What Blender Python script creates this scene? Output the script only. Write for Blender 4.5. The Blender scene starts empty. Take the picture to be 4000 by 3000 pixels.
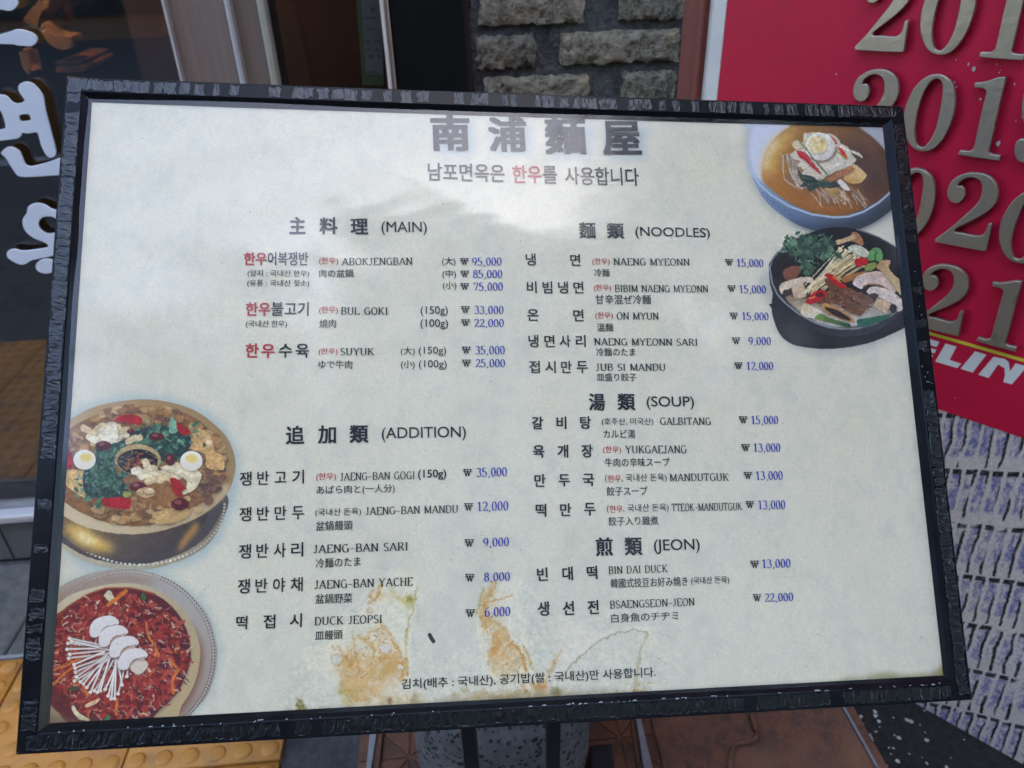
import bpy, bmesh, math, random
import numpy as np
from mathutils import Vector, Matrix
random.seed(7)
RNG = np.random.default_rng(11)
sc = bpy.context.scene
COL = sc.collection
R = math.radians

# ------------------------------------------------------------------ camera
FPX = 3000.0                      # focal length in pixels of a 4000 x 3000 frame
CAM_H = 1.35
NADIR = (2157.06, 6391.53)
dn = Vector(((NADIR[0]-2000)/FPX, (NADIR[1]-1500)/FPX, 1)).normalized()
Zc = -dn
Yc = (Vector((0, 0, 1)) - Zc*Zc.z).normalized()
Xc = Yc.cross(Zc)
WM = Matrix((Xc, Yc, Zc))         # camera axes (right, down, forward) -> world
CAM = Vector((0, 0, CAM_H))
cd = bpy.data.cameras.new('camera')
cam = bpy.data.objects.new('camera', cd)
COL.objects.link(cam)
cr, cu, cb = WM @ Vector((1, 0, 0)), WM @ Vector((0, -1, 0)), WM @ Vector((0, 0, -1))
cam.matrix_world = Matrix(((cr.x, cu.x, cb.x, 0), (cr.y, cu.y, cb.y, 0), (cr.z, cu.z, cb.z, CAM_H), (0, 0, 0, 1)))
cd.sensor_width = 36
cd.lens = FPX/4000*36
cd.clip_start = 0.02
cd.clip_end = 400
cd.dof.use_dof = True
cd.dof.focus_distance = 0.76
cd.dof.aperture_fstop = 8.0
sc.camera = cam

# ------------------------------------------------------------------ sky, sun, exposure
SUN_EL, SUN_AZ = R(55), R(155)    # azimuth measured from +Y (behind the shop) towards +X; the sun stands behind the building across the street
world = bpy.data.worlds.new('World')
sc.world = world
world.use_nodes = True
wn = world.node_tree.nodes
wl = world.node_tree.links
sky = wn.new('ShaderNodeTexSky')
sky.sky_type = 'NISHITA'
sky.sun_disc = False
sky.sun_elevation = SUN_EL
sky.sun_rotation = SUN_AZ
sky.air_density = 1.0
sky.dust_density = .9
sky.ozone_density = 1.0
wl.new(sky.outputs[0], wn['Background'].inputs['Color'])
wn['Background'].inputs['Strength'].default_value = 0.14
sl = bpy.data.lights.new('sun', 'SUN')
sl.energy = 3.6
sl.angle = R(0.53)
sl.color = (1.0, 0.95, 0.87)
so = bpy.data.objects.new('sun', sl)
COL.objects.link(so)
sdir = Vector((math.sin(SUN_AZ)*math.cos(SUN_EL), math.cos(SUN_AZ)*math.cos(SUN_EL), math.sin(SUN_EL)))
so.rotation_euler = sdir.to_track_quat('Z', 'Y').to_euler()
so.location = (9, -19, 26)
sc.view_settings.view_transform = 'Standard'
sc.view_settings.look = 'None'
sc.view_settings.gamma = 1
sc.view_settings.use_curve_mapping = False
sc.view_settings.exposure = 2.9
sc.cycles.use_denoising = True
sc.cycles.max_bounces = 8
sc.cycles.transparent_max_bounces = 12
sc.cycles.caustics_reflective = False
sc.cycles.caustics_refractive = False
sc.cycles.sample_clamp_indirect = 4.0

# ------------------------------------------------------------------ measuring helpers
def ray(px, py):
    return WM @ Vector(((px-2000)/FPX, (py-1500)/FPX, 1))
def hit(px, py, pl):
    d = ray(px, py)
    p0, n = pl
    return CAM + d*((p0-CAM).dot(n)/d.dot(n))
GROUND = (Vector((0, 0, 0)), Vector((0, 0, 1)))
def ground(px, py, z=0.0):
    return hit(px, py, (Vector((0, 0, z)), Vector((0, 0, 1))))
# shop front plane
WA = R(3.75)
WU = Vector((math.cos(WA), math.sin(WA), 0))
WN = Vector((math.sin(WA), -math.cos(WA), 0))      # towards the street
WO = Vector((0, 1.52, 0))
def wall_plane(proud=0.0):
    return (WO + WN*proud, WN)
def wp(u, proud, z):
    return WO + WU*u + WN*proud + Vector((0, 0, z))
def wuv(px, py, proud=0.0):
    p = hit(px, py, wall_plane(proud)) - WO
    return p.dot(WU), p.z
# sign plane
SA = R(-44.25)
SU = Vector((math.cos(SA), math.sin(SA), 0))
SN = Vector((math.sin(SA), -math.cos(SA), 0))
SO = ground(3574, 2756)
def sp(u, proud, z):
    return SO + SU*u + SN*proud + Vector((0, 0, z))
def suv(px, py, proud=0.0):
    p = hit(px, py, (SO + SN*proud, SN)) - SO
    return p.dot(SU), p.z
# menu board frame
BC = Vector((0.00615, 0.65580, 0.94376))
BX = Vector((0.99342, 0.08246, -0.07944)).normalized()
BN = Vector((0.11433, -0.75216, 0.64899)).normalized()
BN = (BN - BX*BN.dot(BX)).normalized()
BY = BN.cross(BX)
BW, BH = 0.900, 0.6418
def bp(u, v, w):
    return BC + BX*u + BY*v + BN*w
PANEL_W = -0.0074
def buv(px, py, w=PANEL_W):
    p = hit(px, py, (BC + BN*w, BN)) - BC
    return p.dot(BX), p.dot(BY)

# ------------------------------------------------------------------ object helpers
def link(o):
    COL.objects.link(o)
    return o
def tag(o, label=None, cat=None, group=None, kind=None):
    if label: o['label'] = label
    if cat: o['category'] = cat
    if group: o['group'] = group
    if kind: o['kind'] = kind
    return o
def thing(name, loc, label, cat, group=None):
    o = link(bpy.data.objects.new(name, None))
    o.empty_display_size = 0.05
    o.location = loc
    return tag(o, label, cat, group)
def wloc(o):
    v = Vector((0, 0, 0))
    while o is not None:
        v = v + Vector(o.location)
        o = o.parent
    return v
def add(name, bm, m, parent=None, smooth=False):
    """bmesh given in world coordinates -> one mesh object under parent"""
    me = bpy.data.meshes.new(name)
    base = wloc(parent) if parent else Vector((0, 0, 0))
    if base.length > 0:
        bmesh.ops.translate(bm, verts=bm.verts[:], vec=-base)
    bm.to_mesh(me)
    bm.free()
    for mm in (m if isinstance(m, (list, tuple)) else [m]):
        me.materials.append(mm)
    if smooth:
        me.polygons.foreach_set('use_smooth', [True]*len(me.polygons))
    o = link(bpy.data.objects.new(name, me))
    if parent: o.parent = parent
    return o
def inst(name, me, parent, loc, rot=None, scale=None):
    o = link(bpy.data.objects.new(name, me))
    if parent:
        o.parent = parent
        loc = Vector(loc) - wloc(parent)
    o.location = loc
    if rot is not None: o.rotation_euler = rot
    if scale is not None: o.scale = scale
    return o
def copy_thing(o, parent=None):
    c = o.copy()
    link(c)
    if parent: c.parent = parent
    for ch in list(o.children):
        copy_thing(ch, c)
    return c
def hexa(bm, p, mi=0):
    """eight points: bottom loop 0-3, top loop 4-7"""
    v = [bm.verts.new(q) for q in p]
    for f in ((3, 2, 1, 0), (4, 5, 6, 7), (0, 1, 5, 4), (1, 2, 6, 5), (2, 3, 7, 6), (3, 0, 4, 7)):
        fc = bm.faces.new([v[i] for i in f])
        fc.material_index = mi
def abox(bm, x0, x1, y0, y1, z0, z1):
    hexa(bm, [(x0, y0, z0), (x1, y0, z0), (x1, y1, z0), (x0, y1, z0), (x0, y0, z1), (x1, y0, z1), (x1, y1, z1), (x0, y1, z1)])
def fbox(bm, fn, u0, u1, d0, d1, z0, z1):
    """box in the (u, proud, z) frame of a wall or sign"""
    hexa(bm, [fn(u0, d1, z0), fn(u1, d1, z0), fn(u1, d0, z0), fn(u0, d0, z0), fn(u0, d1, z1), fn(u1, d1, z1), fn(u1, d0, z1), fn(u0, d0, z1)])
def wbox(bm, u0, u1, d0, d1, z0, z1): fbox(bm, wp, u0, u1, d0, d1, z0, z1)
def sbox(bm, u0, u1, d0, d1, z0, z1): fbox(bm, sp, u0, u1, d0, d1, z0, z1)
def bevel(bm, w, seg=1):
    bmesh.ops.bevel(bm, geom=bm.edges[:], offset=w, segments=seg, profile=0.7, affect='EDGES', clamp_overlap=True)
    return bm
def bx_mesh(fn, *a, bev=0.0, seg=1):
    bm = bmesh.new()
    fn(bm, *a)
    bmesh.ops.recalc_face_normals(bm, faces=bm.faces[:])
    if bev: bevel(bm, bev, seg)
    return bm
def tube(bm, pts, r, n=10, cap=True):
    pts = [Vector(p) for p in pts]
    rings = []
    t0 = (pts[1]-pts[0]).normalized()
    ref = t0.orthogonal().normalized()
    for i, p in enumerate(pts):
        t = (pts[min(i+1, len(pts)-1)]-pts[max(i-1, 0)]).normalized()
        ref = (ref - t*ref.dot(t)).normalized()
        b = t.cross(ref)
        rr = r[i] if isinstance(r, (list, tuple)) else r
        rings.append([bm.verts.new(p + ref*math.cos(a)*rr + b*math.sin(a)*rr) for a in [2*math.pi*k/n for k in range(n)]])
    for a, b in zip(rings, rings[1:]):
        for k in range(n):
            bm.faces.new((a[k], a[(k+1) % n], b[(k+1) % n], b[k]))
    if cap:
        bm.faces.new(rings[0][::-1]); bm.faces.new(rings[-1])
def spline(pts, n=5):
    """closed Catmull-Rom through 2-D points"""
    out = []
    L = len(pts)
    for i in range(L):
        p0, p1, p2, p3 = [np.array(pts[(i+k-1) % L], float) for k in range(4)]
        for k in range(n):
            t = k/n
            out.append(tuple(.5*((2*p1)+(-p0+p2)*t+(2*p0-5*p1+4*p2-p3)*t*t+(-p0+3*p1-3*p2+p3)*t**3)))
    return out
def outline_mesh(loops, to3, thick, bev=0.0, name='shape'):
    """filled 2-D outline(s) with holes -> solid mesh; to3(u, v, w) maps to world"""
    cu = bpy.data.curves.new('tmp', 'CURVE')
    cu.dimensions = '2D'
    cu.fill_mode = 'BOTH'
    cu.extrude = max(thick/2-bev, 0.0)
    cu.bevel_depth = bev
    cu.bevel_resolution = 1
    cu.offset = -bev
    for lp in loops:
        s = cu.splines.new('POLY')
        s.points.add(len(lp)-1)
        for p, q in zip(s.points, lp):
            p.co = (q[0], q[1], 0, 1)
        s.use_cyclic_u = True
    ob = bpy.data.objects.new('tmp', cu)
    COL.objects.link(ob)
    bpy.context.view_layer.update()
    me = bpy.data.meshes.new_from_object(ob.evaluated_get(bpy.context.evaluated_depsgraph_get()))
    bpy.data.objects.remove(ob)
    bpy.data.curves.remove(cu)
    bm = bmesh.new()
    bm.from_mesh(me)
    bpy.data.meshes.remove(me)
    bmesh.ops.remove_doubles(bm, verts=bm.verts[:], dist=1e-6)
    for v in bm.verts:
        v.co = to3(v.co.x, v.co.y, v.co.z + thick/2)
    bmesh.ops.recalc_face_normals(bm, faces=bm.faces[:])
    return bm

# ------------------------------------------------------------------ materials
def srgb(c):
    return tuple((x/255/12.92 if x/255 <= .04045 else ((x/255+.055)/1.055)**2.4) for x in c)
def mat(name, col, rough=.6, metal=0.0, col2=None, scale=20.0, detail=5.0, bump=0.0, bscale=None, spec=.5, coat=0.0, stretch=(1, 1, 1),
        lo=.35, hi=.65, rough2=None, col3=None, scale3=3.0, lo3=.5, hi3=.7, bdist=.01, cavity_shade=None):
    m = bpy.data.materials.new(name)
    m.use_nodes = True
    nt = m.node_tree
    b = nt.nodes['Principled BSDF']
    b.inputs['Base Color'].default_value = (*col, 1)
    b.inputs['Roughness'].default_value = rough
    b.inputs['Metallic'].default_value = metal
    b.inputs['Specular IOR Level'].default_value = spec
    b.inputs['Coat Weight'].default_value = coat
    b.inputs['Coat Roughness'].default_value = .08
    tc = nt.nodes.new('ShaderNodeTexCoord')
    mp = nt.nodes.new('ShaderNodeMapping')
    mp.inputs['Scale'].default_value = stretch
    nt.links.new(tc.outputs['Object'], mp.inputs['Vector'])
    def noise(s, d=detail):
        n = nt.nodes.new('ShaderNodeTexNoise')
        n.inputs['Scale'].default_value = s
        n.inputs['Detail'].default_value = d
        n.inputs['Roughness'].default_value = .65
        nt.links.new(mp.outputs[0], n.inputs['Vector'])
        return n.outputs['Fac']
    def remap(o, a, c):
        r = nt.nodes.new('ShaderNodeMapRange')
        r.inputs['From Min'].default_value = a
        r.inputs['From Max'].default_value = c
        nt.links.new(o, r.inputs['Value'])
        return r.outputs[0]
    cur = None
    if col2:
        f = remap(noise(scale), lo, hi)
        mx = nt.nodes.new('ShaderNodeMix'); mx.data_type = 'RGBA'
        mx.inputs['A'].default_value = (*col, 1); mx.inputs['B'].default_value = (*col2, 1)
        nt.links.new(f, mx.inputs['Factor'])
        cur = mx.outputs['Result']
        if rough2 is not None:
            r = nt.nodes.new('ShaderNodeMapRange')
            r.inputs['To Min'].default_value = rough; r.inputs['To Max'].default_value = rough2
            nt.links.new(f, r.inputs['Value'])
            nt.links.new(r.outputs[0], b.inputs['Roughness'])
    if col3:
        f = remap(noise(scale3), lo3, hi3)
        mx = nt.nodes.new('ShaderNodeMix'); mx.data_type = 'RGBA'
        if cur is not None: nt.links.new(cur, mx.inputs['A'])
        else: mx.inputs['A'].default_value = (*col, 1)
        mx.inputs['B'].default_value = (*col3, 1)
        nt.links.new(f, mx.inputs['Factor'])
        cur = mx.outputs['Result']
    if cavity_shade:
        ccol, cs, cw = cavity_shade
        s1 = nt.nodes.new('ShaderNodeMath'); s1.operation = 'SUBTRACT'; s1.inputs[1].default_value = .5
        nt.links.new(noise(cs, 7), s1.inputs[0])
        s2 = nt.nodes.new('ShaderNodeMath'); s2.operation = 'ABSOLUTE'
        nt.links.new(s1.outputs[0], s2.inputs[0])
        f = remap(s2.outputs[0], cw, cw*.25)
        mx = nt.nodes.new('ShaderNodeMix'); mx.data_type = 'RGBA'
        nt.links.new(cur, mx.inputs['A']); mx.inputs['B'].default_value = (*ccol, 1)
        nt.links.new(f, mx.inputs['Factor'])
        cur = mx.outputs['Result']
    if cur is not None: nt.links.new(cur, b.inputs['Base Color'])
    if bump:
        bn = nt.nodes.new('ShaderNodeBump')
        bn.inputs['Strength'].default_value = bump
        bn.inputs['Distance'].default_value = bdist
        nt.links.new(noise(bscale or scale, 8), bn.inputs['Height'])
        nt.links.new(bn.outputs[0], b.inputs['Normal'])
    return m
def glass_sheet(name, tint, ior, gl_rough=0.0, spots=0.0):
    """a thin clear sheet: straight-through light times tint plus a mirror reflection by Fresnel"""
    m = bpy.data.materials.new(name)
    m.use_nodes = True
    nt = m.node_tree
    nt.nodes.remove(nt.nodes['Principled BSDF'])
    tr = nt.nodes.new('ShaderNodeBsdfTransparent'); tr.inputs[0].default_value = (*tint, 1)
    gl = nt.nodes.new('ShaderNodeBsdfGlossy'); gl.inputs['Roughness'].default_value = gl_rough
    fr = nt.nodes.new('ShaderNodeFresnel')
    ge = nt.nodes.new('ShaderNodeNewGeometry')          # a sheet mirrors alike from both of its faces
    mm = nt.nodes.new('ShaderNodeMapRange'); mm.inputs['To Min'].default_value = ior; mm.inputs['To Max'].default_value = 1/ior
    nt.links.new(ge.outputs['Backfacing'], mm.inputs['Value']); nt.links.new(mm.outputs[0], fr.inputs['IOR'])
    mx = nt.nodes.new('ShaderNodeMixShader')
    nt.links.new(fr.outputs[0], mx.inputs[0])
    nt.links.new(tr.outputs[0], mx.inputs[1])
    nt.links.new(gl.outputs[0], mx.inputs[2])
    nt.links.new(mx.outputs[0], nt.nodes['Material Output'].inputs['Surface'])
    return m
def emit(name, col, strength):
    m = bpy.data.materials.new(name)
    m.use_nodes = True
    b = m.node_tree.nodes['Principled BSDF']
    b.inputs['Emission Color'].default_value = (*col, 1)
    b.inputs['Emission Strength'].default_value = strength
    return m
def image_mat(name, arr, rough=.5, coat=0.0, spec=.5, ext='EXTEND'):
    """arr: h x w x 3 in display values, row 0 at the bottom; a print generated in this script"""
    h, w = arr.shape[:2]
    im = bpy.data.images.new(name, w, h, alpha=False)
    px = np.ones((h, w, 4), np.float32)
    px[:, :, :3] = np.clip(arr, 0, 1)
    im.pixels.foreach_set(px.ravel())
    im.update()
    im.pack()
    m = bpy.data.materials.new(name)
    m.use_nodes = True
    nt = m.node_tree
    t = nt.nodes.new('ShaderNodeTexImage'); t.image = im
    t.extension = ext
    b = nt.nodes['Principled BSDF']
    b.inputs['Roughness'].default_value = rough
    b.inputs['Coat Weight'].default_value = coat
    b.inputs['Specular IOR Level'].default_value = spec
    nt.links.new(t.outputs[0], b.inputs['Base Color'])
    return m
# ================================================================== SETTING: ground and street
M = {}
M['pave'] = mat('granite_paving', (.048, .048, .049), .85, col2=(.085, .084, .082), scale=60, bump=.35, bscale=160, col3=(.03, .031, .036), scale3=9)
M['slab'] = mat('dark_stone', (.075, .076, .068), .8, col2=(.13, .128, .112), scale=35, bump=.4, bscale=120, col3=(.055, .066, .05), scale3=8)
M['yellow'] = mat('tactile_yellow', (.56, .245, .040), .62, col2=(.48, .215, .042), scale=14, bump=.12, bscale=140, col3=(.25, .15, .08), scale3=13, lo3=.50, hi3=.78)
M['grout'] = mat('grout', (.10, .09, .075), .95, bump=.3, bscale=90)
M['clay'] = mat('clay_tile', (.25, .105, .052), .8, col2=(.17, .078, .045), scale=22, bump=.3, bscale=120, col3=(.09, .055, .045), scale3=14)
M['asphalt'] = mat('asphalt', (.045, .045, .048), .9, col2=(.08, .08, .082), scale=120, bump=.4, bscale=200)
M['rust'] = mat('rusty_steel', (.19, .078, .042), .75, col2=(.095, .052, .036), scale=55, detail=8, lo=.42, hi=.6, bump=.22, bscale=110, col3=(.26, .125, .062), scale3=7, lo3=.5, hi3=.75)
M['galv'] = mat('galvanised_steel', (.36, .37, .38), .5, .35, col2=(.27, .28, .29), scale=30, bump=.1, col3=(.2, .1, .05), scale3=25, lo3=.62, hi3=.7)
M['black'] = mat('black_paint', (.008, .008, .009), .45, bump=.05, bscale=60)
M['rubber'] = mat('black_rubber', (.015, .015, .016), .75, bump=.1, bscale=100)
M['rough'] = mat('rough_dark_stone', (.016, .014, .012), .9, col2=(.036, .031, .026), scale=70, bump=.8, bscale=140, bdist=.02, col3=(.055, .045, .032), scale3=30, lo3=.62, hi3=.75)

g = bmesh.new()
v = [g.verts.new(p) for p in ((-40, -2.6, -.012), (40, -2.6, -.012), (40, 9, -.012), (-40, 9, -.012))]
g.faces.new(v)
pavement = tag(add('pavement', g, M['pave']), kind='structure')
g = bmesh.new()
v = [g.verts.new(p) for p in ((-60, -40, -.13), (60, -40, -.13), (60, -2.45, -.13), (-60, -2.45, -.13))]
g.faces.new(v)
tag(add('road', g, M['asphalt']), kind='structure')
g = bx_mesh(abox, -40, 40, -2.75, -2.6, -.2, 0.0, bev=.012)
tag(add('kerb', g, M['galv']), kind='structure')

# yellow blister tiles in a strip along the shop, each one a piece of the pavement
def tactile_mesh():
    s, gap, th = .30, .0025, .02
    bm = bmesh.new()
    a = s/2-gap
    abox(bm, -a, a, -a, a, -th, 0)
    bmesh.ops.recalc_face_normals(bm, faces=bm.faces[:])
    bevel(bm, .002)
    for i in range(6):
        for j in range(6):
            cx, cy = (i-2.5)*.05, (j-2.5)*.05
            rings = []
            for r, z in ((.0175, -.0005), (.0162, .0024), (.0135, .0043), (.0085, .0053)):
                rings.append([bm.verts.new((cx+r*math.cos(k*math.pi/8), cy+r*math.sin(k*math.pi/8), z)) for k in range(16)])
            for p, q in zip(rings, rings[1:]):
                for k in range(16):
                    bm.faces.new((p[k], p[(k+1) % 16], q[(k+1) % 16], q[k]))
            bm.faces.new(rings[-1])
    me = bpy.data.meshes.new('tactile_tile')
    bm.to_mesh(me); bm.free()
    me.materials.append(M['yellow'])
    me.polygons.foreach_set('use_smooth', [True]*len(me.polygons))
    me.set_sharp_from_angle(angle=R(50))
    return me
TM = tactile_mesh()
pc = ground(1103, 2946)
e = pc - WO
tr_u = e.dot(WU)                       # right edge of the yellow strip
far = (ground(40, 2570)-WO).dot(WN)    # its edge nearest the shop
for i in range(7):
    for j in range(3):
        c = WO + WU*(tr_u-.15-.3*i) + WN*(far+.15+.3*j)
        inst('tactile_tile', TM, pavement, (c.x, c.y, -.0006*((i*3+j*5) % 4)), (R(random.uniform(-.25, .25)), R(random.uniform(-.25, .25)), WA+R(random.choice((0, 90, 180, 270)))+R(random.uniform(-.3, .3))))
# dark stone slabs between the yellow strip and the shop
SLM = bpy.data.meshes.new('stone_slab')
bm = bmesh.new(); abox(bm, -.298, .298, -.147, .147, -.03, 0); bmesh.ops.recalc_face_normals(bm, faces=bm.faces[:]); bevel(bm, .003); bm.to_mesh(SLM); bm.free(); SLM.materials.append(M['slab'])
for i in range(5):
    c = WO + WU*(tr_u-.6*i-.95+.6) + WN*(far-.152)
    inst('stone_slab', SLM, pavement, (c.x, c.y, -.001*(i % 2)), (0, 0, WA))
# light edging between slabs and yellow strip
g = bmesh.new()
wbox(g, -2.4, tr_u, far-.008, far+.0, -.02, .001)
add('edging_strip', g, M['galv'], pavement)

def gpoly(name, pxs, z0, z1, m, parent, bev=.0015):
    """prism standing on the ground; its outline is measured where it meets the ground"""
    bm = bmesh.new()
    q = [ground(*p) for p in pxs]
    n = len(q)
    lo = [bm.verts.new((p.x, p.y, z0)) for p in q]
    hi = [bm.verts.new((p.x, p.y, z1)) for p in q]
    bm.faces.new(lo[::-1]); bm.faces.new(hi)
    for k in range(n):
        bm.faces.new((lo[k], lo[(k+1) % n], hi[(k+1) % n], hi[k]))
    bmesh.ops.recalc_face_normals(bm, faces=bm.faces[:])
    if bev: bevel(bm, bev)
    return add(name, bm, m, parent)
gpoly('edging_strip', ((1467, 2660), (1506, 2660), (1425, 3190), (1413, 3190)), -.02, .006, M['galv'], pavement)
gpoly('edging_strip', ((1509, 2660), (1517, 2660), (1464, 3190), (1428, 3190)), -.02, .004, M['rust'], pavement)
# clay tiles with a pressed star pattern
def clay_mesh():
    bm = bmesh.new()
    a = .0985
    pts = [(a, 0), (a, a), (0, a), (-a, a), (-a, 0), (-a, -a), (0, -a), (a, -a)]
    for k in range(8):
        p, q = Vector((*pts[k], 0)), Vector((*pts[(k+1) % 8], 0))
        c = (p+q)/3
        tri = [c+(x-c)*.93 for x in (Vector((0, 0, 0)), p, q)]
        lo = [bm.verts.new((x.x, x.y, -.004)) for x in tri]
        hi = [bm.verts.new((x.x*.985+c.x*.015, x.y*.985+c.y*.015, 0)) for x in tri]
        bm.faces.new(hi)
        for i in range(3):
            bm.faces.new((lo[i], lo[(i+1) % 3], hi[(i+1) % 3], hi[i]))
    abox(bm, -a, a, -a, a, -.02, -.003)
    bmesh.ops.recalc_face_normals(bm, faces=bm.faces[:])
    me = bpy.data.meshes.new('clay_tile')
    bm.to_mesh(me); bm.free()
    me.materials.append(M['clay'])
    return me
CM = clay_mesh()
c0 = ground(1560, 2960)
u0, d0 = (c0-WO).dot(WU), (c0-WO).dot(WN)
for i in range(4):
    for j in range(-1, 2):
        c = WO + WU*(u0+.02+.2*i) + WN*(d0+.2*j)
        if (ground(2440, 2800)-WO).dot(WU)+.05 < u0+.2*i-.1: continue
        inst('clay_tile', CM, pavement, (c.x, c.y, -.0035), (0, 0, WA))
# steel rail, rusty cover plate with handle
rail = thing('steel_rail', ground(2490, 2800), 'narrow grey steel rail let into the ground beside the rusty plate', 'rail')
gpoly('rail_web', ((2456, 2660), (2468, 2660), (2587, 3190), (2541, 3190)), -.02, .012, M['galv'], rail)
gpoly('rail_flange', ((2441, 2660), (2455, 2660), (2538, 3190), (2512, 3190)), -.02, .003, M['rust'], rail)
plate = thing('steel_cover', ground(2900, 2900), 'rusty brown steel ground cover with a bent rod handle below the menu board', 'ground cover')
gpoly('cover_plate', ((2506, 2660), (3221, 2660), (3517, 3190), (2634, 3190)), -.02, .008, M['rust'], plate, .002)
hp = [ground(2000+x/2.212, 2250+y/2.212, .016) for x, y in ((1880, 1700), (1890, 1560), (1905, 1485), (1940, 1450), (2010, 1437), (2080, 1422), (2112, 1392), (2120, 1350))]
bm = bmesh.new(); tube(bm, hp, .0042, 8)
add('handle', bm, M['rust'], plate, True)
gpoly('handle_lug', [(2000+x/2.212, 2250+y/2.212) for x, y in ((2040, 1240), (2085, 1240), (2130, 1385), (2080, 1380))], .008, .02, M['rust'], plate, .002)
gpoly('edging_strip', ((3224, 2660), (3233, 2660), (3530, 3190), (3519, 3190)), -.02, .012, M['galv'], pavement)
gpoly('edging_strip', ((3235, 2660), (3272, 2660), (3572, 3190), (3532, 3190)), -.02, .006, M['rust'], pavement)
gpoly('stone_slab', ((3274, 2660), (3560, 2660), (4420, 3200), (3574, 3190)), -.02, .002, M['rough'], pavement)
# pale chips lying on the dark stone
M['chip'] = mat('pale_chips', (.62, .60, .55), .8, col2=(.40, .38, .33), scale=40)
bm = bmesh.new()
for k in range(56):
    t = random.random()
    px = 3350+random.random()**2.2*400+(random.random()*50)
    py = 2775+random.random()*330
    c = ground(px, py, .002)
    r = random.choice((.0015, .002, .003, .0045))
    h = [bm.verts.new(c+Vector((math.cos(a)*r*random.uniform(.7, 1.3), math.sin(a)*r*random.uniform(.6, 1.2), random.uniform(.0005, .002)))) for a in [i*math.pi/3 for i in range(6)]]
    top = bm.verts.new(c+Vector((0, 0, r*.9)))
    for i in range(6): bm.faces.new((h[i], h[(i+1) % 6], top))
tag(add('stone_chips', bm, M['chip']), 'scattered pale stone chips on the dark rough ground', 'stone chips', kind='stuff')

# porous basalt post
M['basalt'] = mat('basalt', (.085, .083, .083), .9, col2=(.135, .132, .132), scale=45, bump=.3, bscale=120)
def pit_material(m):
    nt = m.node_tree
    b = nt.nodes['Principled BSDF']
    tc = nt.nodes.new('ShaderNodeTexCoord')
    vo = nt.nodes.new('ShaderNodeTexVoronoi'); vo.inputs['Scale'].default_value = 88
    nt.links.new(tc.outputs['Object'], vo.inputs['Vector'])
    no = nt.nodes.new('ShaderNodeTexNoise'); no.inputs['Scale'].default_value = 30
    nt.links.new(tc.outputs['Object'], no.inputs['Vector'])
    ad = nt.nodes.new('ShaderNodeMath'); ad.operation = 'MULTIPLY_ADD'; ad.inputs[1].default_value = .9; ad.inputs[2].default_value = -.15
    nt.links.new(no.outputs['Fac'], ad.inputs[0])
    su = nt.nodes.new('ShaderNodeMath'); su.operation = 'SUBTRACT'
    nt.links.new(vo.outputs['Distance'], su.inputs[0]); nt.links.new(ad.outputs[0], su.inputs[1])
    mr = nt.nodes.new('ShaderNodeMapRange'); mr.inputs['From Min'].default_value = -.12; mr.inputs['From Max'].default_value = .02
    nt.links.new(su.outputs[0], mr.inputs['Value'])
    old = b.inputs['Base Color'].links[0].from_socket
    mx = nt.nodes.new('ShaderNodeMix'); mx.data_type = 'RGBA'
    mx.inputs['A'].default_value = (.012, .012, .014, 1)
    nt.links.new(mr.outputs[0], mx.inputs['Factor']); nt.links.new(old, mx.inputs['B'])
    nt.links.new(mx.outputs['Result'], b.inputs['Base Color'])
    bu = nt.nodes.new('ShaderNodeBump'); bu.inputs['Strength'].default_value = .9; bu.inputs['Distance'].default_value = .006
    nt.links.new(mr.outputs[0], bu.inputs['Height'])
    oldn = b.inputs['Normal'].links[0].from_socket
    nt.links.new(oldn, bu.inputs['Normal'])
    nt.links.new(bu.outputs[0], b.inputs['Normal'])
pit_material(M['basalt'])
la, ra = ground(1636, 2915), ground(2297, 2905)
bc = (la+ra)/2
br = (ra-la).length/2
bm = bmesh.new()
prof = [(.985, 0), (1.0, .03), (1.0, .21), (.985, .232), (.94, .243), (.0, .248)]
rings = []
for r, z in prof[:-1]:
    rings.append([bm.verts.new((bc.x+br*r*math.cos(a), bc.y+br*r*math.sin(a), z)) for a in [k*2*math.pi/64 for k in range(64)]])
for p, q in zip(rings, rings[1:]):
    for k in range(64): bm.faces.new((p[k], p[(k+1) % 64], q[(k+1) % 64], q[k]))
bm.faces.new(rings[-1])
tag(add('stone_block', bm, M['basalt'], smooth=True), 'round porous grey stone block behind the legs of the menu stand', 'stone block')
# small black block at the foot of the stone
bm = bmesh.new()
q = [ground(*p) for p in ((2300, 2948), (2388, 2940), (2400, 3060), (2310, 3070))]
hexa(bm, [(p.x, p.y, 0) for p in q[::-1]] + [(p.x, p.y, .03) for p in q[::-1]])
bmesh.ops.recalc_face_normals(bm, faces=bm.faces[:]); bevel(bm, .006, 2)
tag(add('rubber_block', bm, M['rubber']), 'small black rubber block on the clay tiles right of the grey stone', 'block')

# ================================================================== SHOP FRONT
M['mortar'] = mat('mortar', (.062, .060, .058), .95, col2=(.135, .128, .118), scale=55, detail=9, bump=.9, bscale=90, bdist=.02, col3=(.030, .030, .031), scale3=14)
def brick_material(name, base, tan):
    m = mat(name, tuple(x*1.95 for x in base), .9, col2=tuple(x*1.15 for x in base), scale=48, detail=10, lo=.38, hi=.66, bump=1.0, bscale=75, bdist=.03, col3=tan, scale3=17, lo3=.57, hi3=.68, cavity_shade=(tuple(x*.2 for x in base), 19, .011))  # dark noise lines painted in as the shade of cavities in the face
    return m
BRM = [brick_material('grey_brick', (.250, .208, .145), (.50, .37, .21)), brick_material('green_grey_brick', (.220, .196, .138), (.46, .34, .20)), brick_material('dark_brick', (.185, .157, .115), (.42, .31, .18))]
M['glass'] = glass_sheet('window_glass', (.80, .82, .84), 2.25)
M['glassd'] = glass_sheet('door_glass', (.86, .87, .88), 1.7)
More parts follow.
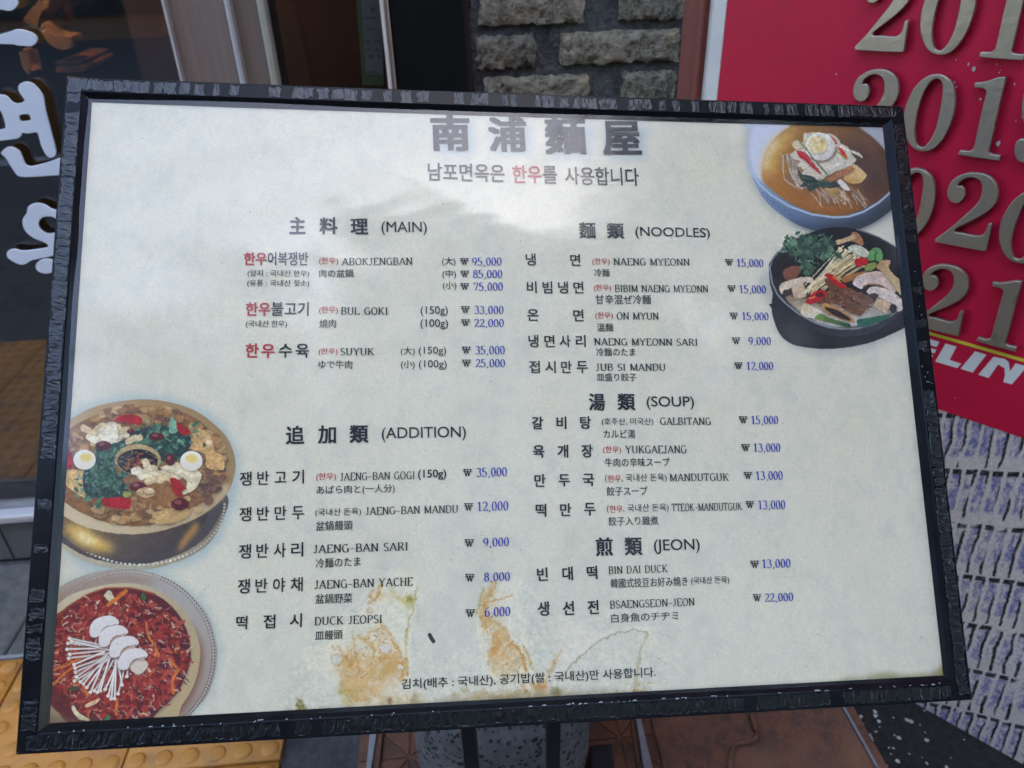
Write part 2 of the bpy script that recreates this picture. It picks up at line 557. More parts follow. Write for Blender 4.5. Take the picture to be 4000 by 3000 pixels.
M['steel'] = mat('satin_steel', (.47, .36, .30), .34, .6, col2=(.40, .31, .26), scale=4, stretch=(40, 40, 1), rough2=.42, bump=.0)
M['chrome'] = mat('bright_steel', (.74, .72, .70), .34, .45, bump=.03, bscale=40)
M['cream'] = mat('cream_paint', (.46, .44, .33), .5, col2=(.38, .36, .275), scale=20)
M['kick'] = mat('grey_metal', (.21, .21, .205), .45, .4, col2=(.165, .165, .16), scale=8, bump=.05)
M['blackp'] = mat('black_panel', (.0045, .0045, .0045), .55, spec=.2, col2=(.007, .007, .007), scale=12, bump=.08, bscale=60)
M['letter'] = mat('white_acrylic', (.74, .80, .86), .4, spec=.3)
M['white'] = mat('white_paint', (.80, .73, .62), .55, col2=(.70, .645, .56), scale=14)
M['room'] = mat('dark_interior', (.004, .004, .004), .8)
M['plaster'] = mat('grey_render', (.24, .22, .20), .85, col2=(.19, .175, .16), scale=6, bump=.2, bscale=40)

shop = thing('restaurant_building', wp(-.8, 0, 0), 'restaurant front of dark glass, steel door and grey brick behind the menu board', 'building')
# key positions along the front
uB0, _ = wuv(1846, 180)            # left edge of the bricks
uB1, _ = wuv(2672, 180)
uP0 = wuv(1534, 180)[0]            # black panel
uF0 = wuv(1502, 180)[0]
uD0 = wuv(640+.21*100, 100)[0]     # left edge of the steel door set
zs = [wuv(2400, y)[1] for y in (-35, 80, 120, 247, 284)]
pitch = (zs[2]-zs[4])              # course height
HB = pitch*.76
# mortar core and the wall above
bm = bmesh.new(); wbox(bm, uB0-.003, uB1+.55, -.20, -.0105, 0, 2.6)
bw = add('brick_wall', bm, M['mortar'], shop)
def brick_mesh(L, h, seed, m):
    rg = random.Random(seed)
    nx, nz = 22, 7
    bm = bmesh.new()
    grid = []
    for j in range(nz+1):
        row = []
        for i in range(nx+1):
            x, z = (i/nx-.5)*L, (j/nz-.5)*h
            e = min(i, nx-i)/nx*L; ez = min(j, nz-j)/nz*h
            edge = (i in (0, nx)) or (j in (0, nz))
            jx = rg.uniform(-.0035, .0035) if i in (0, nx) else rg.uniform(-.001, .001)
            jz = rg.uniform(-.003, .003) if j in (0, nz) else rg.uniform(-.001, .001)
            chip = .006*rg.random()**3 if edge else 0
            y = -.0015 - (.0022 if edge else 0) - chip + rg.gauss(0, .0016)
            row.append(bm.verts.new((x+jx, -y-0.0, z+jz)))
        grid.append(row)
    for j in range(nz):
        for i in range(nx):
            bm.faces.new((grid[j][i], grid[j][i+1], grid[j+1][i+1], grid[j+1][i]))
    back = {}
    bnd = [grid[0][i] for i in range(nx+1)] + [grid[j][nx] for j in range(1, nz+1)] + [grid[nz][i] for i in range(nx-1, -1, -1)] + [grid[j][0] for j in range(nz-1, 0, -1)]
    bk = [bm.verts.new((v.co.x, .05, v.co.z)) for v in bnd]
    n = len(bnd)
    for k in range(n):
        bm.faces.new((bnd[(k+1) % n], bnd[k], bk[k], bk[(k+1) % n]))
    bmesh.ops.recalc_face_normals(bm, faces=bm.faces[:])
    me = bpy.data.meshes.new('brick')
    bm.to_mesh(me); bm.free()
    me.materials.append(m)
    me.polygons.foreach_set('use_smooth', [True]*len(me.polygons))
    me.set_sharp_from_angle(angle=R(48))
    return me
# three measured courses give the bond; the other courses repeat it
row_a = (wuv(1872, 30)[0], wuv(2286, 30)[0], wuv(2421, 30)[0], uB1-.004)
row_b = (wuv(1860, 190)[0], wuv(2090, 190)[0], wuv(2192, 190)[0], uB1-.008)
row_c = (wuv(1890, 340)[0], wuv(2302, 340)[0], wuv(2434, 340)[0], uB1-.010)
z_b = zs[3]+HB/2
BM = {}
for k in range(-20, 12):
    zc = z_b + pitch*k
    if zc < .05 or zc > 2.5: continue
    r = row_b if k == 0 else row_a if k == 1 else row_c if k == -1 else (row_b if k % 2 == 0 else row_a)
    for i in (0, 2):
        a, b = r[i], r[i+1]
        key = (i, r is row_b, r is row_c, k % 3 if abs(k) > 1 else k)
        if key not in BM:
            BM[key] = brick_mesh(b-a, HB, hash(key) % 1000, BRM[(len(BM)*2+i) % 3])
        c = wp((a+b)/2, random.uniform(-.002, .003), zc)
        inst('brick', BM[key], bw, c, (R(random.uniform(-.7, .7)), R(random.uniform(-.5, .5)), WA))
bm = bmesh.new(); wbox(bm, -14, 14, -.6, .0, 2.62, 8.6)
add('upper_wall', bm, M['plaster'], shop)
bm = bmesh.new(); wbox(bm, -14, 14, -5, -.62, 8.2, 8.6)
add('roof', bm, M['plaster'], shop)
bm = bmesh.new(); wbox(bm, uB1+.56, 14, -.2, 0, 0, 2.6)
add('side_wall', bm, M['plaster'], shop)
# black pilaster between door and bricks
bm = bmesh.new(); wbox(bm, uP0+.001, uB0-.012, -.1, .004, 0, 2.6)
add('pilaster', bevel(bm, .002), M['blackp'], shop)
bm = bmesh.new(); wbox(bm, uB0-.0115, uB0-.004, -.05, -.004, 0, 2.6)
add('pilaster_trim', bm, mat('dark_red_trim', (.03, .015, .015), .6), shop)
# steel door
door = add('glass_door', bx_mesh(wbox, uF0+.0, uP0, -.09, .010, 0, 2.55, bev=.002), M['steel'], shop)
def post(name, px0, px1, y, d0, d1, m, bev=.0015, z0=0.0, z1=2.55):
    return add(name, bx_mesh(wbox, wuv(px0, y, d1)[0], wuv(px1, y, d1)[0], d0, d1, z0, z1, bev=bev, seg=2), m, door)
post('door_edge', 1487, 1501, 50, -.06, .014, M['white'])
post('door_post', 1015, 1046, 100, -.06, .022, M['cream'], .006)
post('gap_strip', 1047, 1066, 100, -.07, -.01, M['rubber'])  # black strip filling the dark gap beside the cream post
post('door_post', 890, 914, 100, -.05, .018, M['chrome'], .005)
post('door_edge', 652, 664, 100, -.05, .012, M['chrome'], .003)
ua, ub = wuv(665, 100)[0], wuv(888, 100)[0]
add('door_panel', bx_mesh(wbox, ua, ub, -.05, -.004, 0, 2.55), M['steel'], door)
ua, ub = wuv(915, 100)[0], wuv(1013, 100)[0]
add('door_panel', bx_mesh(wbox, ua, ub, -.05, -.006, 0, 2.55), M['steel'], door)
ug0, ug1 = wuv(1068, 100)[0], wuv(1485, 100)[0]
add('door_pane', bx_mesh(wbox, ug0, ug1, -.024, -.018, .02, 2.5), M['glassd'], door)
M['inner'] = mat('reflection_brown', (.055, .026, .020), .6, col2=(.03, .016, .013), scale=3)
bm = bmesh.new(); wbox(bm, ug0-.5, ug0+.20, -.75, -.70, 0, 2.5); wbox(bm, ug0+.24, ug0+.30, -.60, -.55, 0, 2.5)
add('added_screen', bm, M['inner'], shop)  # added behind the door glass to stand for its brown reflections
# paper notice behind the door glass
def quad_on_wall(bm, c4, d, th=.001):
    q = [hit(x, y, wall_plane(d)) for x, y in c4]
    r = [p-WN*th for p in q]
    hexa(bm, r[::-1]+q[::-1])
M['green'] = mat('green_border', (.10, .15, .055), .7)
M['paper'] = mat('notice_paper', (.22, .225, .20), .8, col2=(.19, .195, .175), scale=8)
M['ink'] = mat('grey_ink', (.10, .105, .10), .8)
nt_ = thing('paper_notice', wp(wuv(1440, 200, -.06)[0], -.06, 1.2), 'green bordered paper notice hanging inside the door glass', 'notice')
bm = bmesh.new(); quad_on_wall(bm, ((1383, -120), (1490, -120), (1500, 334), (1416, 332)), -.058)
add('notice_border', bm, M['green'], nt_)
bm = bmesh.new(); quad_on_wall(bm, ((1401, -110), (1484, -110), (1496, 292), (1430, 290)), -.056)
add('notice_sheet', bm, M['paper'], nt_)
bm = bmesh.new()
for (x, y, w, h) in ((1448, 30, 16, 14), (1424, 66, 50, 5), (1428, 112, 44, 4), (1428, 160, 18, 7), (1462, 158, 22, 7), (1432, 190, 14, 6), (1458, 192, 26, 6), (1442, 214, 14, 12), (1476, 214, 10, 12), (1432, 280, 46, 4)):
    quad_on_wall(bm, ((x, y), (x+w, y), (x+w, y+h), (x, y+h)), -.0545, .0006)
add('notice_writing', bm, M['ink'], nt_)
# dark shop window with raised letters
zs0 = wuv(40, 2044, .02)[1]; zs1 = wuv(40, 2018, .02)[1]
zk0 = wuv(40, 2186)[1]
uwl = -2.6; uwr = wuv(645, 30)[0]
win = add('shop_window', bx_mesh(wbox, uwl, uD0-.006, -.05, .0, zk0, zs0-.004, bev=.002), M['kick'], shop)
add('window_sill', bx_mesh(wbox, uwl, uD0-.006, -.05, .022, zs0, zs1, bev=.006, seg=2), M['chrome'], win)
add('plinth', bx_mesh(wbox, uwl, uB0-.02, -.08, -.012, 0, zk0-.002), M['blackp'], win)
add('window_pane', bx_mesh(wbox, uwl, uD0-.008, -.016, -.010, zs1+.001, 2.55), M['glass'], win)
um = wuv(20, 2110)[0]
add('window_joint', bx_mesh(wbox, um-.002, um+.002, -.02, .0012, zk0+.004, zs0-.006), M['rubber'], win)
S2 = 1244/300
def letter(loops, sc_, ox, oy, d=.005, th=.004):
    lp = []
    for l in loops:
        q = [wuv(ox+x/sc_, oy+y/sc_, d+th) for x, y in spline(l, 3)]
        lp.append(q)
    bm = outline_mesh(lp, lambda u, z, w: wp(u, d+w, z), th, .0005)
    add('window_letter', bm, M['letter'], win)
letter([[(-220, 790), (0, 745), (200, 690), (330, 640), (430, 640), (560, 665), (700, 715), (770, 770), (805, 830), (800, 890), (760, 945), (700, 985), (630, 1000), (480, 990), (350, 980), (300, 960), (0, 950), (-220, 950)]], 5.53, 0, 0)
letter([[(-220, -60), (0, -70), (250, -55), (345, -10), (385, 40), (388, 90), (350, 150), (290, 205), (230, 232), (150, 232), (60, 212), (0, 208), (-220, 205)]], 5.53, 0, 0)
letter([[(-120, 300), (0, 297), (60, 300), (115, 325), (155, 372), (195, 412), (260, 435), (340, 425), (388, 392), (390, 360), (345, 300), (305, 235), (294, 180), (310, 130), (350, 98), (420, 83), (490, 95), (550, 130), (610, 190), (660, 250), (700, 320), (717, 410), (730, 500), (750, 600), (790, 750), (830, 900), (870, 1050), (900, 1180), (905, 1230), (890, 1275), (850, 1306), (800, 1308), (750, 1270), (700, 1190), (660, 1100), (640, 1020), (615, 935), (590, 903), (540, 905), (470, 920), (400, 915), (350, 908), (343, 950), (310, 985), (260, 1005), (100, 1025), (0, 1035), (-120, 1045)],
        [(310, 630), (345, 612), (420, 605), (465, 612), (490, 650), (496, 695), (450, 715), (370, 726), (325, 712), (310, 665)],
        [(-100, 545), (0, 548), (40, 620), (70, 720), (85, 800), (80, 835), (50, 850), (0, 855), (-100, 860)]], S2, 0, 300)
letter([[(15, 1240), (60, 1180), (120, 1142), (180, 1142), (250, 1165), (310, 1210), (350, 1280), (375, 1350), (400, 1410), (430, 1440), (480, 1455), (560, 1445), (700, 1410), (800, 1380), (900, 1342), (1080, 1290), (1130, 1440), (1080, 1588), (930, 1595), (700, 1610), (500, 1622), (400, 1625), (320, 1613), (270, 1588), (220, 1520), (160, 1430), (110, 1340), (65, 1290)]], S2, 0, 300)
letter([[(1000, 330), (900, 335), (840, 325), (790, 295), (720, 250), (640, 230), (560, 232), (490, 255), (450, 290), (440, 340), (430, 390), (390, 440), (365, 500), (365, 560), (385, 630), (430, 700), (500, 760), (600, 815), (700, 850), (760, 885), (778, 915), (760, 942), (680, 960), (520, 985), (400, 998), (320, 993), (250, 973), (190, 975), (130, 1000), (107, 1050), (120, 1100), (180, 1150), (260, 1195), (340, 1218), (400, 1213), (440, 1192), (500, 1155), (600, 1130), (750, 1100), (900, 1072), (1050, 1050), (1120, 960), (1120, 700), (1080, 420)],
        [(740, 440), (680, 460), (640, 500), (622, 550), (632, 610), (662, 660), (712, 702), (780, 722), (860, 715), (920, 680), (950, 600), (940, 520), (890, 465), (820, 440)]], S2, 0, 740)
letter([[(575, 1250), (600, 1190), (660, 1143), (740, 1125), (830, 1140), (920, 1180), (950, 1250), (900, 1320), (820, 1355), (720, 1362), (640, 1340), (590, 1300)]], S2, 0, 740)

# ------------------------------------------------------------------ inside the shop
bm = bmesh.new()
wbox(bm, -3.2, .6, -3.1, -3.0, -.02, 2.6)
wbox(bm, -3.3, -3.2, -3.1, -.1, -.02, 2.6)
wbox(bm, .6, .7, -3.1, -.1, -.02, 2.6)
wbox(bm, -3.3, .7, -3.1, -.1, 2.6, 2.61)
wbox(bm, -3.3, .7, -3.1, -.1, -.03, -.02)
add('interior', bm, M['room'], shop)
M['wood'] = mat('warm_wood', (.30, .13, .045), .6, col2=(.20, .085, .035), scale=14, stretch=(1, 1, 8))
M['tan'] = mat('tan_clay', (.36, .19, .075), .6, col2=(.25, .13, .055), scale=10)
M['redc'] = mat('red_cloth', (.26, .055, .03), .85, col2=(.16, .04, .025), scale=20)
DI = -.42
def ipt(zx, zy, d=DI):
    return hit(zx/5.53, zy/5.53, wall_plane(d))
def ishape(pts, d=DI, th=.05, bev=.008):
    lp = [[wuv(x/5.53, y/5.53, d) for x, y in spline(pts, 3)]]
    return outline_mesh(lp, lambda u, z, w: wp(u, d-th+w, z), th, bev)
tag(add('pottery_jug', ishape([(720, 60), (800, 10), (900, -40), (1060, -60), (1060, 40), (1010, 200), (960, 300), (880, 320), (800, 420), (720, 520), (650, 610), (575, 590), (600, 430), (650, 230)], th=.09, bev=.02), M['tan'], smooth=False), 'tall tan pottery jug inside the dark shop window', 'jug')
tag(add('folded_cloth', ishape([(1060, 100), (1180, 40), (1300, -40), (1340, 160), (1390, 350), (1420, 520), (1330, 560), (1200, 540), (1080, 460), (960, 380), (990, 300), (1050, 260)], DI-.1, .08, .02), M['redc']), 'red folded cloth beside the jug inside the window', 'cloth')
tag(add('gourd', ishape([(800, 570), (880, 500), (960, 500), (1040, 600), (1120, 720), (1200, 820), (1350, 860), (1540, 760), (1550, 960), (1300, 990), (1050, 920), (900, 800), (800, 660)], DI+.02, .07, .02), M['tan']), 'curved tan gourd lying above the wooden boards inside the window', 'gourd')
tag(add('carved_wood', ishape([(430, 1080), (540, 1070), (590, 1250), (640, 1440), (740, 1510), (740, 1600), (600, 1620), (540, 1540), (500, 1350), (450, 1180)], DI+.03, .05, .015), M['tan']), 'bent tan carved wood standing inside the window left of the stacked boards', 'carving')
for k, (pts, lab) in enumerate(((((1180, 1340), (1250, 1310), (1690, 1320), (1700, 1390), (1620, 1420), (1180, 1410)), 'short wooden board, upper one of the two stacked inside the window'), (((1190, 1460), (1270, 1430), (1740, 1420), (1830, 1500), (1780, 1560), (1500, 1590), (1200, 1580)), 'wooden board lying lowest in the stack inside the window'))):
    lp = [[wuv(x/5.53, y/5.53, DI) for x, y in pts]]
    tag(add('wooden_board', outline_mesh(lp, lambda u, z, w: wp(u, DI-.2+w, z), .2, .003), M['wood']), lab, 'board', 'boards stacked inside the window')
LU, LZ = wuv(200, 60, DI)
LP = wp(LU+.06, DI+.20, LZ+.42)
lamp = thing('pendant_lamp', LP, 'small warm lamp hanging inside the shop above the window display', 'lamp')
bm = bmesh.new(); bmesh.ops.create_uvsphere(bm, u_segments=16, v_segments=10, radius=.03, matrix=Matrix.Translation(LP))
add('bulb', bm, emit('warm_bulb', (1.0, .52, .18), 42.0), lamp, True)
bm = bmesh.new(); tube(bm, [LP+Vector((0, 0, .03)), LP+Vector((0, 0, .7))], .004, 6)
add('cord', bm, M['rubber'], lamp)

# ================================================================== RED SIGN
M['red'] = mat('red_panel', (.60, .011, .045), .42, col2=(.54, .010, .042), scale=5, spec=.25, col3=(.44, .013, .040), scale3=9, lo3=.62, hi3=.75)
M['rustpost'] = mat('red_rust_post', (.24, .058, .034), .65, col2=(.19, .05, .032), scale=18, bump=.12, bscale=60, col3=(.04, .02, .018), scale3=26, lo3=.62, hi3=.70)
M['digit'] = mat('weathered_metal', (.47, .395, .295), .33, .8, col2=(.36, .31, .245), scale=12, rough2=.5, bump=.10, bscale=90, col3=(.16, .14, .115), scale3=16, lo3=.62, hi3=.74)
M['yellowl'] = mat('yellow_print', (.72, .58, .04), .5)
M['whitel'] = mat('white_print', (.76, .72, .65), .5)
sign = thing('sign_board', sp(.2, 0, 0), 'big red standing sign with metal year numbers right of the menu board', 'sign')
ur0 = suv(2822, 195)[0]; uw0 = suv(2757, 195)[0]; up0 = suv(2664, 195)[0]
uR = .55; zT = 2.0
zr0 = suv(3669, 1599.5); zr1 = suv(4000, 1712.5)
def zred(u): return zr0[1] + (zr1[1]-zr0[1])*(u-zr0[0])/(zr1[0]-zr0[0])
bm = bmesh.new(); sbox(bm, uw0, uR, -.075, -.004, 0, zT)
add('cabinet', bm, M['black'], sign)
bm = bmesh.new()
hexa(bm, [sp(ur0, 0, zred(ur0)), sp(uR, 0, zred(uR)), sp(uR, -.0035, zred(uR)), sp(ur0, -.0035, zred(ur0)), sp(ur0, 0, zT), sp(uR, 0, zT), sp(uR, -.0035, zT), sp(ur0, -.0035, zT)])
bmesh.ops.recalc_face_normals(bm, faces=bm.faces[:])
add('red_panel', bm, M['red'], sign)
add('edge_strip', bx_mesh(sbox, uw0, ur0-.0005, -.0035, .001, 0, zT, bev=.0008), M['white'], sign)
add('sign_post', bx_mesh(sbox, up0, uw0-.001, -.07, .006, 0, 2.4, bev=.004, seg=2), M['rustpost'], sign)
bm = bmesh.new(); sbox(bm, up0+(uw0-up0)*.70, uw0-.0015, .0062, .014, 0, 2.4)
add('post_lip', bevel(bm, .002), M['rustpost'], sign)
# metal numerals: each shape measured once, then set out along the rows
def su_loop(pts, ox, oy, s, n=3):
    return [suv(ox+x/s, oy+y/s, .007) for x, y in (spline(pts, n) if n else pts)]
G2 = [(385, 245), (410, 243), (432, 260), (443, 290), (440, 325), (420, 355), (390, 375), (355, 375), (325, 358), (308, 330), (303, 295), (312, 255), (335, 212), (370, 180), (415, 158), (470, 143), (530, 143), (590, 152), (640, 178), (675, 215), (693, 255), (697, 300), (690, 350), (665, 395), (620, 440), (560, 478), (480, 520), (400, 558), (370, 575), (362, 590), (368, 600), (420, 607), (500, 625), (540, 630), (570, 622), (590, 608), (603, 585), (612, 560), (618, 540), (635, 533), (648, 541), (643, 570), (625, 650), (608, 733), (600, 743), (585, 745), (500, 732), (360, 705), (224, 679), (214, 672), (217, 650), (300, 590), (400, 505), (480, 435), (530, 385), (558, 340), (572, 290), (572, 240), (560, 210), (535, 190), (500, 180), (460, 183), (420, 200), (395, 222)]
G0 = [(1130, 278), (1200, 283), (1270, 315), (1325, 365), (1360, 440), (1375, 530), (1378, 640), (1360, 760), (1320, 890), (1270, 1000), (1200, 1110), (1120, 1190), (1050, 1222), (980, 1228), (910, 1215), (850, 1180), (800, 1120), (765, 1040), (742, 950), (738, 840), (750, 730), (785, 620), (840, 500), (910, 400), (990, 330), (1060, 292)]
G0i = [(1150, 335), (1190, 350), (1215, 390), (1222, 450), (1215, 550), (1195, 680), (1165, 830), (1130, 960), (1080, 1070), (1030, 1140), (985, 1172), (945, 1175), (910, 1150), (888, 1090), (878, 1010), (882, 920), (905, 780), (945, 630), (990, 500), (1050, 400), (1100, 352)]
G1 = [(1625, 381), (1700, 378), (1780, 360), (1850, 335), (1920, 314), (1985, 313), (2000, 330), (1960, 500), (1900, 760), (1850, 980), (1810, 1150), (1790, 1220), (1800, 1250), (1830, 1265), (1932, 1279), (1936, 1290), (1925, 1336), (1900, 1342), (1700, 1316), (1428, 1273), (1422, 1250), (1432, 1217), (1520, 1225), (1570, 1215), (1605, 1170), (1650, 970), (1700, 750), (1750, 540), (1758, 490), (1740, 465), (1700, 450), (1617, 441), (1613, 400)]
G9 = [(2430, 290), (2540, 310), (2620, 390), (2650, 520), (2630, 740), (2560, 1000), (2450, 1220), (2330, 1340), (2230, 1370), (2150, 1340), (2107, 1260), (2107, 1180), (2130, 1110), (2180, 1075), (2240, 1085), (2290, 1130), (2300, 1200), (2275, 1260), (2290, 1290), (2340, 1270), (2400, 1190), (2460, 1060), (2500, 930), (2440, 970), (2370, 985), (2290, 960), (2225, 880), (2197, 770), (2200, 620), (2240, 470), (2310, 360)]
G9i = [(2440, 350), (2490, 400), (2500, 520), (2480, 680), (2440, 820), (2390, 900), (2350, 890), (2335, 800), (2345, 650), (2375, 480), (2410, 380)]
A5 = (3550, 600, 889/450)
A4 = (3300, 200, 3.16)
GL = {'2': [su_loop(G2, *A5)], '0': [su_loop(G0, *A4), su_loop(G0i, *A4)], '1': [su_loop(G1, *A4)], '9': [su_loop(G9, *A4), su_loop(G9i, *A4)]}
def digit(ch, frm, to):
    a, b = suv(*frm, .007), suv(*to, .007)
    du, dz = b[0]-a[0], b[1]-a[1]
    lp = [[(u+du, z+dz) for u, z in l] for l in GL[ch]]
    add('numeral', outline_mesh(lp, lambda u, z, w: sp(u, w+.0042, z), .0080, .0011), M['digit'], sign)
def z5(x, y): return (3550+x/A5[2], 600+y/A5[2])
def z4(x, y): return (3300+x/3.16, 200+y/3.16)
digit('2', z5(600, 743), (3533.5, 200)); digit('0', z4(980, 1228), (3680, 213)); digit('1', z4(1425, 1272), (3831.8, 221.5))
digit('2', z5(500, 143), (3423, 270)); digit('0', z4(980, 1228), z4(980, 1228)); digit('1', z4(1425, 1272), z4(1425, 1272)); digit('9', (3980, 600), (3980, 600))
digit('0', z4(1130, 278), (3583, 654.7)); digit('2', z5(500, 143), z5(500, 143)); digit('0', z4(738, 840), z5(705, 590))
digit('2', z5(600, 743), z5(385, 1397)); digit('1', z4(1425, 1272), z5(537, 1440))
# yellow rule and slanted white capitals printed on the red
def print_on_sign(name, loops, m, w=.0006):
    bm = outline_mesh([[suv(*p) for p in l] for l in loops], lambda u, z, t: sp(u, .0004+t, z), w, 0)
    add(name, bm, m, sign)
print_on_sign('sign_stripe', [[(3500, 1257), (4120, 1436), (4120, 1448.5), (3500, 1268.5)]], M['yellowl'])
def T4(l): return [(3000+x/2.212, 750+y/2.212) for x, y in l]
for l in ([(1280, 1234), (1483, 1295), (1458, 1338), (1350, 1305), (1340, 1330), (1457, 1362), (1440, 1392), (1325, 1360), (1315, 1385), (1428, 1410), (1405, 1452), (1215, 1395)],
          [(1535, 1308), (1630, 1335), (1570, 1450), (1670, 1483), (1637, 1519), (1447, 1463)],
          [(1790, 1375), (1888, 1405), (1770, 1558), (1665, 1525)],
          [(1950, 1422), (2050, 1442), (2080, 1470), (2092, 1548), (2140, 1480), (2240, 1506), (2110, 1660), (2035, 1640), (2050, 1580), (2045, 1520), (1990, 1488), (1908, 1605), (1818, 1577)]):
    print_on_sign('sign_letter', [T4(l)], M['whitel'])
# paint chips knocked off the red panel
bm = bmesh.new()
for k in range(24):
    x, y = random.gauss(3870, 95), random.gauss(320, 95)
    if k < 3: x, y = ((3268, 289), (3733, 1554), (3900, 560))[k]
    u, z = suv(x, y)
    r = random.choice((.0008, .0012, .0016, .003))
    h = [sp(u+math.cos(a)*r*random.uniform(.5, 1), .0012, z+math.sin(a)*r*random.uniform(.8, 1.8)) for a in [i*math.pi/3 for i in range(6)]]
    bm.faces.new([bm.verts.new(p) for p in h])
tag(add('paint_chips', bm, M['chip'], sign), kind='stuff')
# printed skirt below the red: faded violet picture of narrow blocks
def skirt_print(W=1024, H=1024):
    rg = np.random.default_rng(5)
    y, x = np.mgrid[0:H, 0:W].astype(np.float32)
    def vnoise(s, sy=None):
        sy = sy or s
        n = rg.random((int(H/sy)+3, int(W/s)+3)).astype(np.float32)
        gx, gy = x/s, y/sy
        ix, iy = gx.astype(int), gy.astype(int)
        fx, fy = gx-ix, gy-iy
        fx, fy = fx*fx*(3-2*fx), fy*fy*(3-2*fy)
        return (n[iy, ix]*(1-fx)+n[iy, ix+1]*fx)*(1-fy)+(n[iy+1, ix]*(1-fx)+n[iy+1, ix+1]*fx)*fy
    wob = (vnoise(40)-.5)*6 + (vnoise(7)-.5)*2
    rows, cols = 7.2, 40
    rh = H/rows
    fy = (y+wob*.8)/rh
    ri = np.floor(fy); ly = fy-ri
    slant = 0.0
    fx = (x+wob)/(W/cols) + slant + (ri*.37) % 1
    ci = np.floor(fx); lx = fx-ci
    rnd = rg.random((64, 64)).astype(np.float32)
    cr = rnd[(ri.astype(int)) % 64, (ci.astype(int)) % 64]
    base = np.stack([x*0+.82, x*0+.755, x*0+.71], -1)
    blot = np.clip((vnoise(6, 12)*.5+vnoise(3, 5)*.5-.30-.22*(cr-.5))*1.9, 0, 1)
    cell = np.clip((lx-.20)*9, 0, 1)*np.clip((.97-lx)*9, 0, 1)*np.clip((ly-.16)*12, 0, 1)*np.clip((.93-ly)*12, 0, 1)
    vio = np.array([.40, .38, .58], np.float32)
    k = (blot*cell)[..., None]*.9
    out = base*(1-k)+vio*k
    ln = np.clip(1-np.abs(lx-.90-.03*(vnoise(12)-.5))/(.09+.10*cr), 0, 1)*(ly < .90)*np.clip(vnoise(20, 44)*3.6-.95, 0, 1)
    lt = np.clip(1-np.abs(ly-.92)/.055, 0, 1)*(lx > .25)*np.clip(vnoise(24, 20)*3.4-.6, 0, 1)
    d = np.clip(np.maximum(ln, lt)*2.6, 0, 1)[..., None]*np.clip(.55+.6*vnoise(6), 0, 1)[..., None]
    out = out*(1-d)+np.array([.06, .055, .06], np.float32)*d
    out *= (.93+.14*vnoise(3))[..., None]
    return out
M['skirt'] = image_mat('block_print', skirt_print()[::1], .5, ext='REPEAT')
me_u0, me_u1 = -.62, uR
bm = bmesh.new()
uvl = bm.loops.layers.uv.new('uv')
cs = [(uw0+.006, 0.004), (uR, 0.004), (uR, zred(uR)-.001), (uw0+.006, zred(uw0)-.001)]
f = bm.faces.new([bm.verts.new(sp(u, -.002, z)) for u, z in cs])
qa, qb = suv(3722, 1891), suv(4000, 1907)
qs = (qb[1]-qa[1])/(qb[0]-qa[0])                      # the printed courses do not run level
qc, qd = suv(3750.5, 1653.7), suv(3705, 1850)
qk = (qd[0]-qc[0])/(qd[1]-qc[1])
qp = abs(suv(3800, 1645)[1]-suv(3800, 1893)[1])
qw = abs(suv(3830, 1780)[0]-suv(3773, 1780)[0])
for l, (u, z) in zip(f.loops, cs):
    l[uvl].uv = ((u-qk*z)/(qw*40), (z-qs*u)/(qp*7.2)+.11)
add('printed_skirt', bm, M['skirt'], sign)
# ================================================================== ACROSS THE STREET (out of view; sized for shade and for what the glass, steel and acrylic mirror)
M['brown'] = mat('brown_brick_facade', (.20, .12, .085), .85, col2=(.15, .09, .065), scale=3, bump=.2, bscale=20)
M['pale'] = mat('pale_facade', (.52, .49, .44), .85, col2=(.46, .43, .39), scale=2)
M['dark'] = mat('dark_facade', (.06, .06, .065), .6)
M['fglass'] = mat('facade_glass', (.03, .035, .04), .08, spec=.8)
M['bark'] = mat('bark', (.10, .075, .055), .9, bump=.5, bscale=20)
M['leaf'] = mat('leaf', (.045, .085, .028), .6, col2=(.07, .115, .035), scale=3)
def facade(name, x0, x1, y0, depth, h, m, label, nx, nz, wfrac=.5, hfrac=.55, zbase=3.4):
    t = thing(name, ((x0+x1)/2, y0, -.13), label, 'building')
    bm = bmesh.new(); abox(bm, x0, x1, y0-depth, y0, -.13, h)
    add('wall', bm, m, t)
    bm = bmesh.new(); abox(bm, x0-.1, x1+.1, y0-depth, y0+.12, h+.001, h+.35)
    add('roof', bm, M['dark'], t)
    bm = bmesh.new(); abox(bm, x0+.3, x1-.3, y0+.002, y0+.06, .2, 2.9)
    add('shop_glazing', bm, M['fglass'], t)
    bm = bmesh.new(); abox(bm, x0+.1, x1-.1, y0+.002, y0+.35, 2.95, 3.45)
    add('fascia', bm, M['dark'], t)
    cw, chh = (x1-x0)/nx, (h-zbase)/nz
    wm = None
    for i in range(nx):
        for j in range(nz):
            cx, cz = x0+cw*(i+.5), zbase+chh*(j+.5)
            if wm is None:
                bm = bmesh.new(); abox(bm, -cw*wfrac/2, cw*wfrac/2, .002, .05, -chh*hfrac/2, chh*hfrac/2)
                wm = bpy.data.meshes.new('window'); bm.to_mesh(wm); bm.free(); wm.materials.append(M['fglass'])
            inst('window', wm, t, (cx, y0, cz))
    return t
facade('brown_building', -9.5, -.25, -10.5, 8, 8.5, M['brown'], 'brown brick building across the street, mirrored in the steel door', 5, 2)
facade('pale_building', -.2, 9.5, -10.5, 9, 22.0, M['pale'], 'pale plastered building across the street, taller than the brown one', 5, 5)
facade('dark_building', 9.8, 22, -9.5, 9, 14, M['dark'], 'dark grey building across the street behind the right hand tree', 5, 4)
facade('low_building', -24, -9.8, -9.5, 8, 5.6, M['pale'], 'low pale building across the street left of the brown one', 6, 1, zbase=3.5)
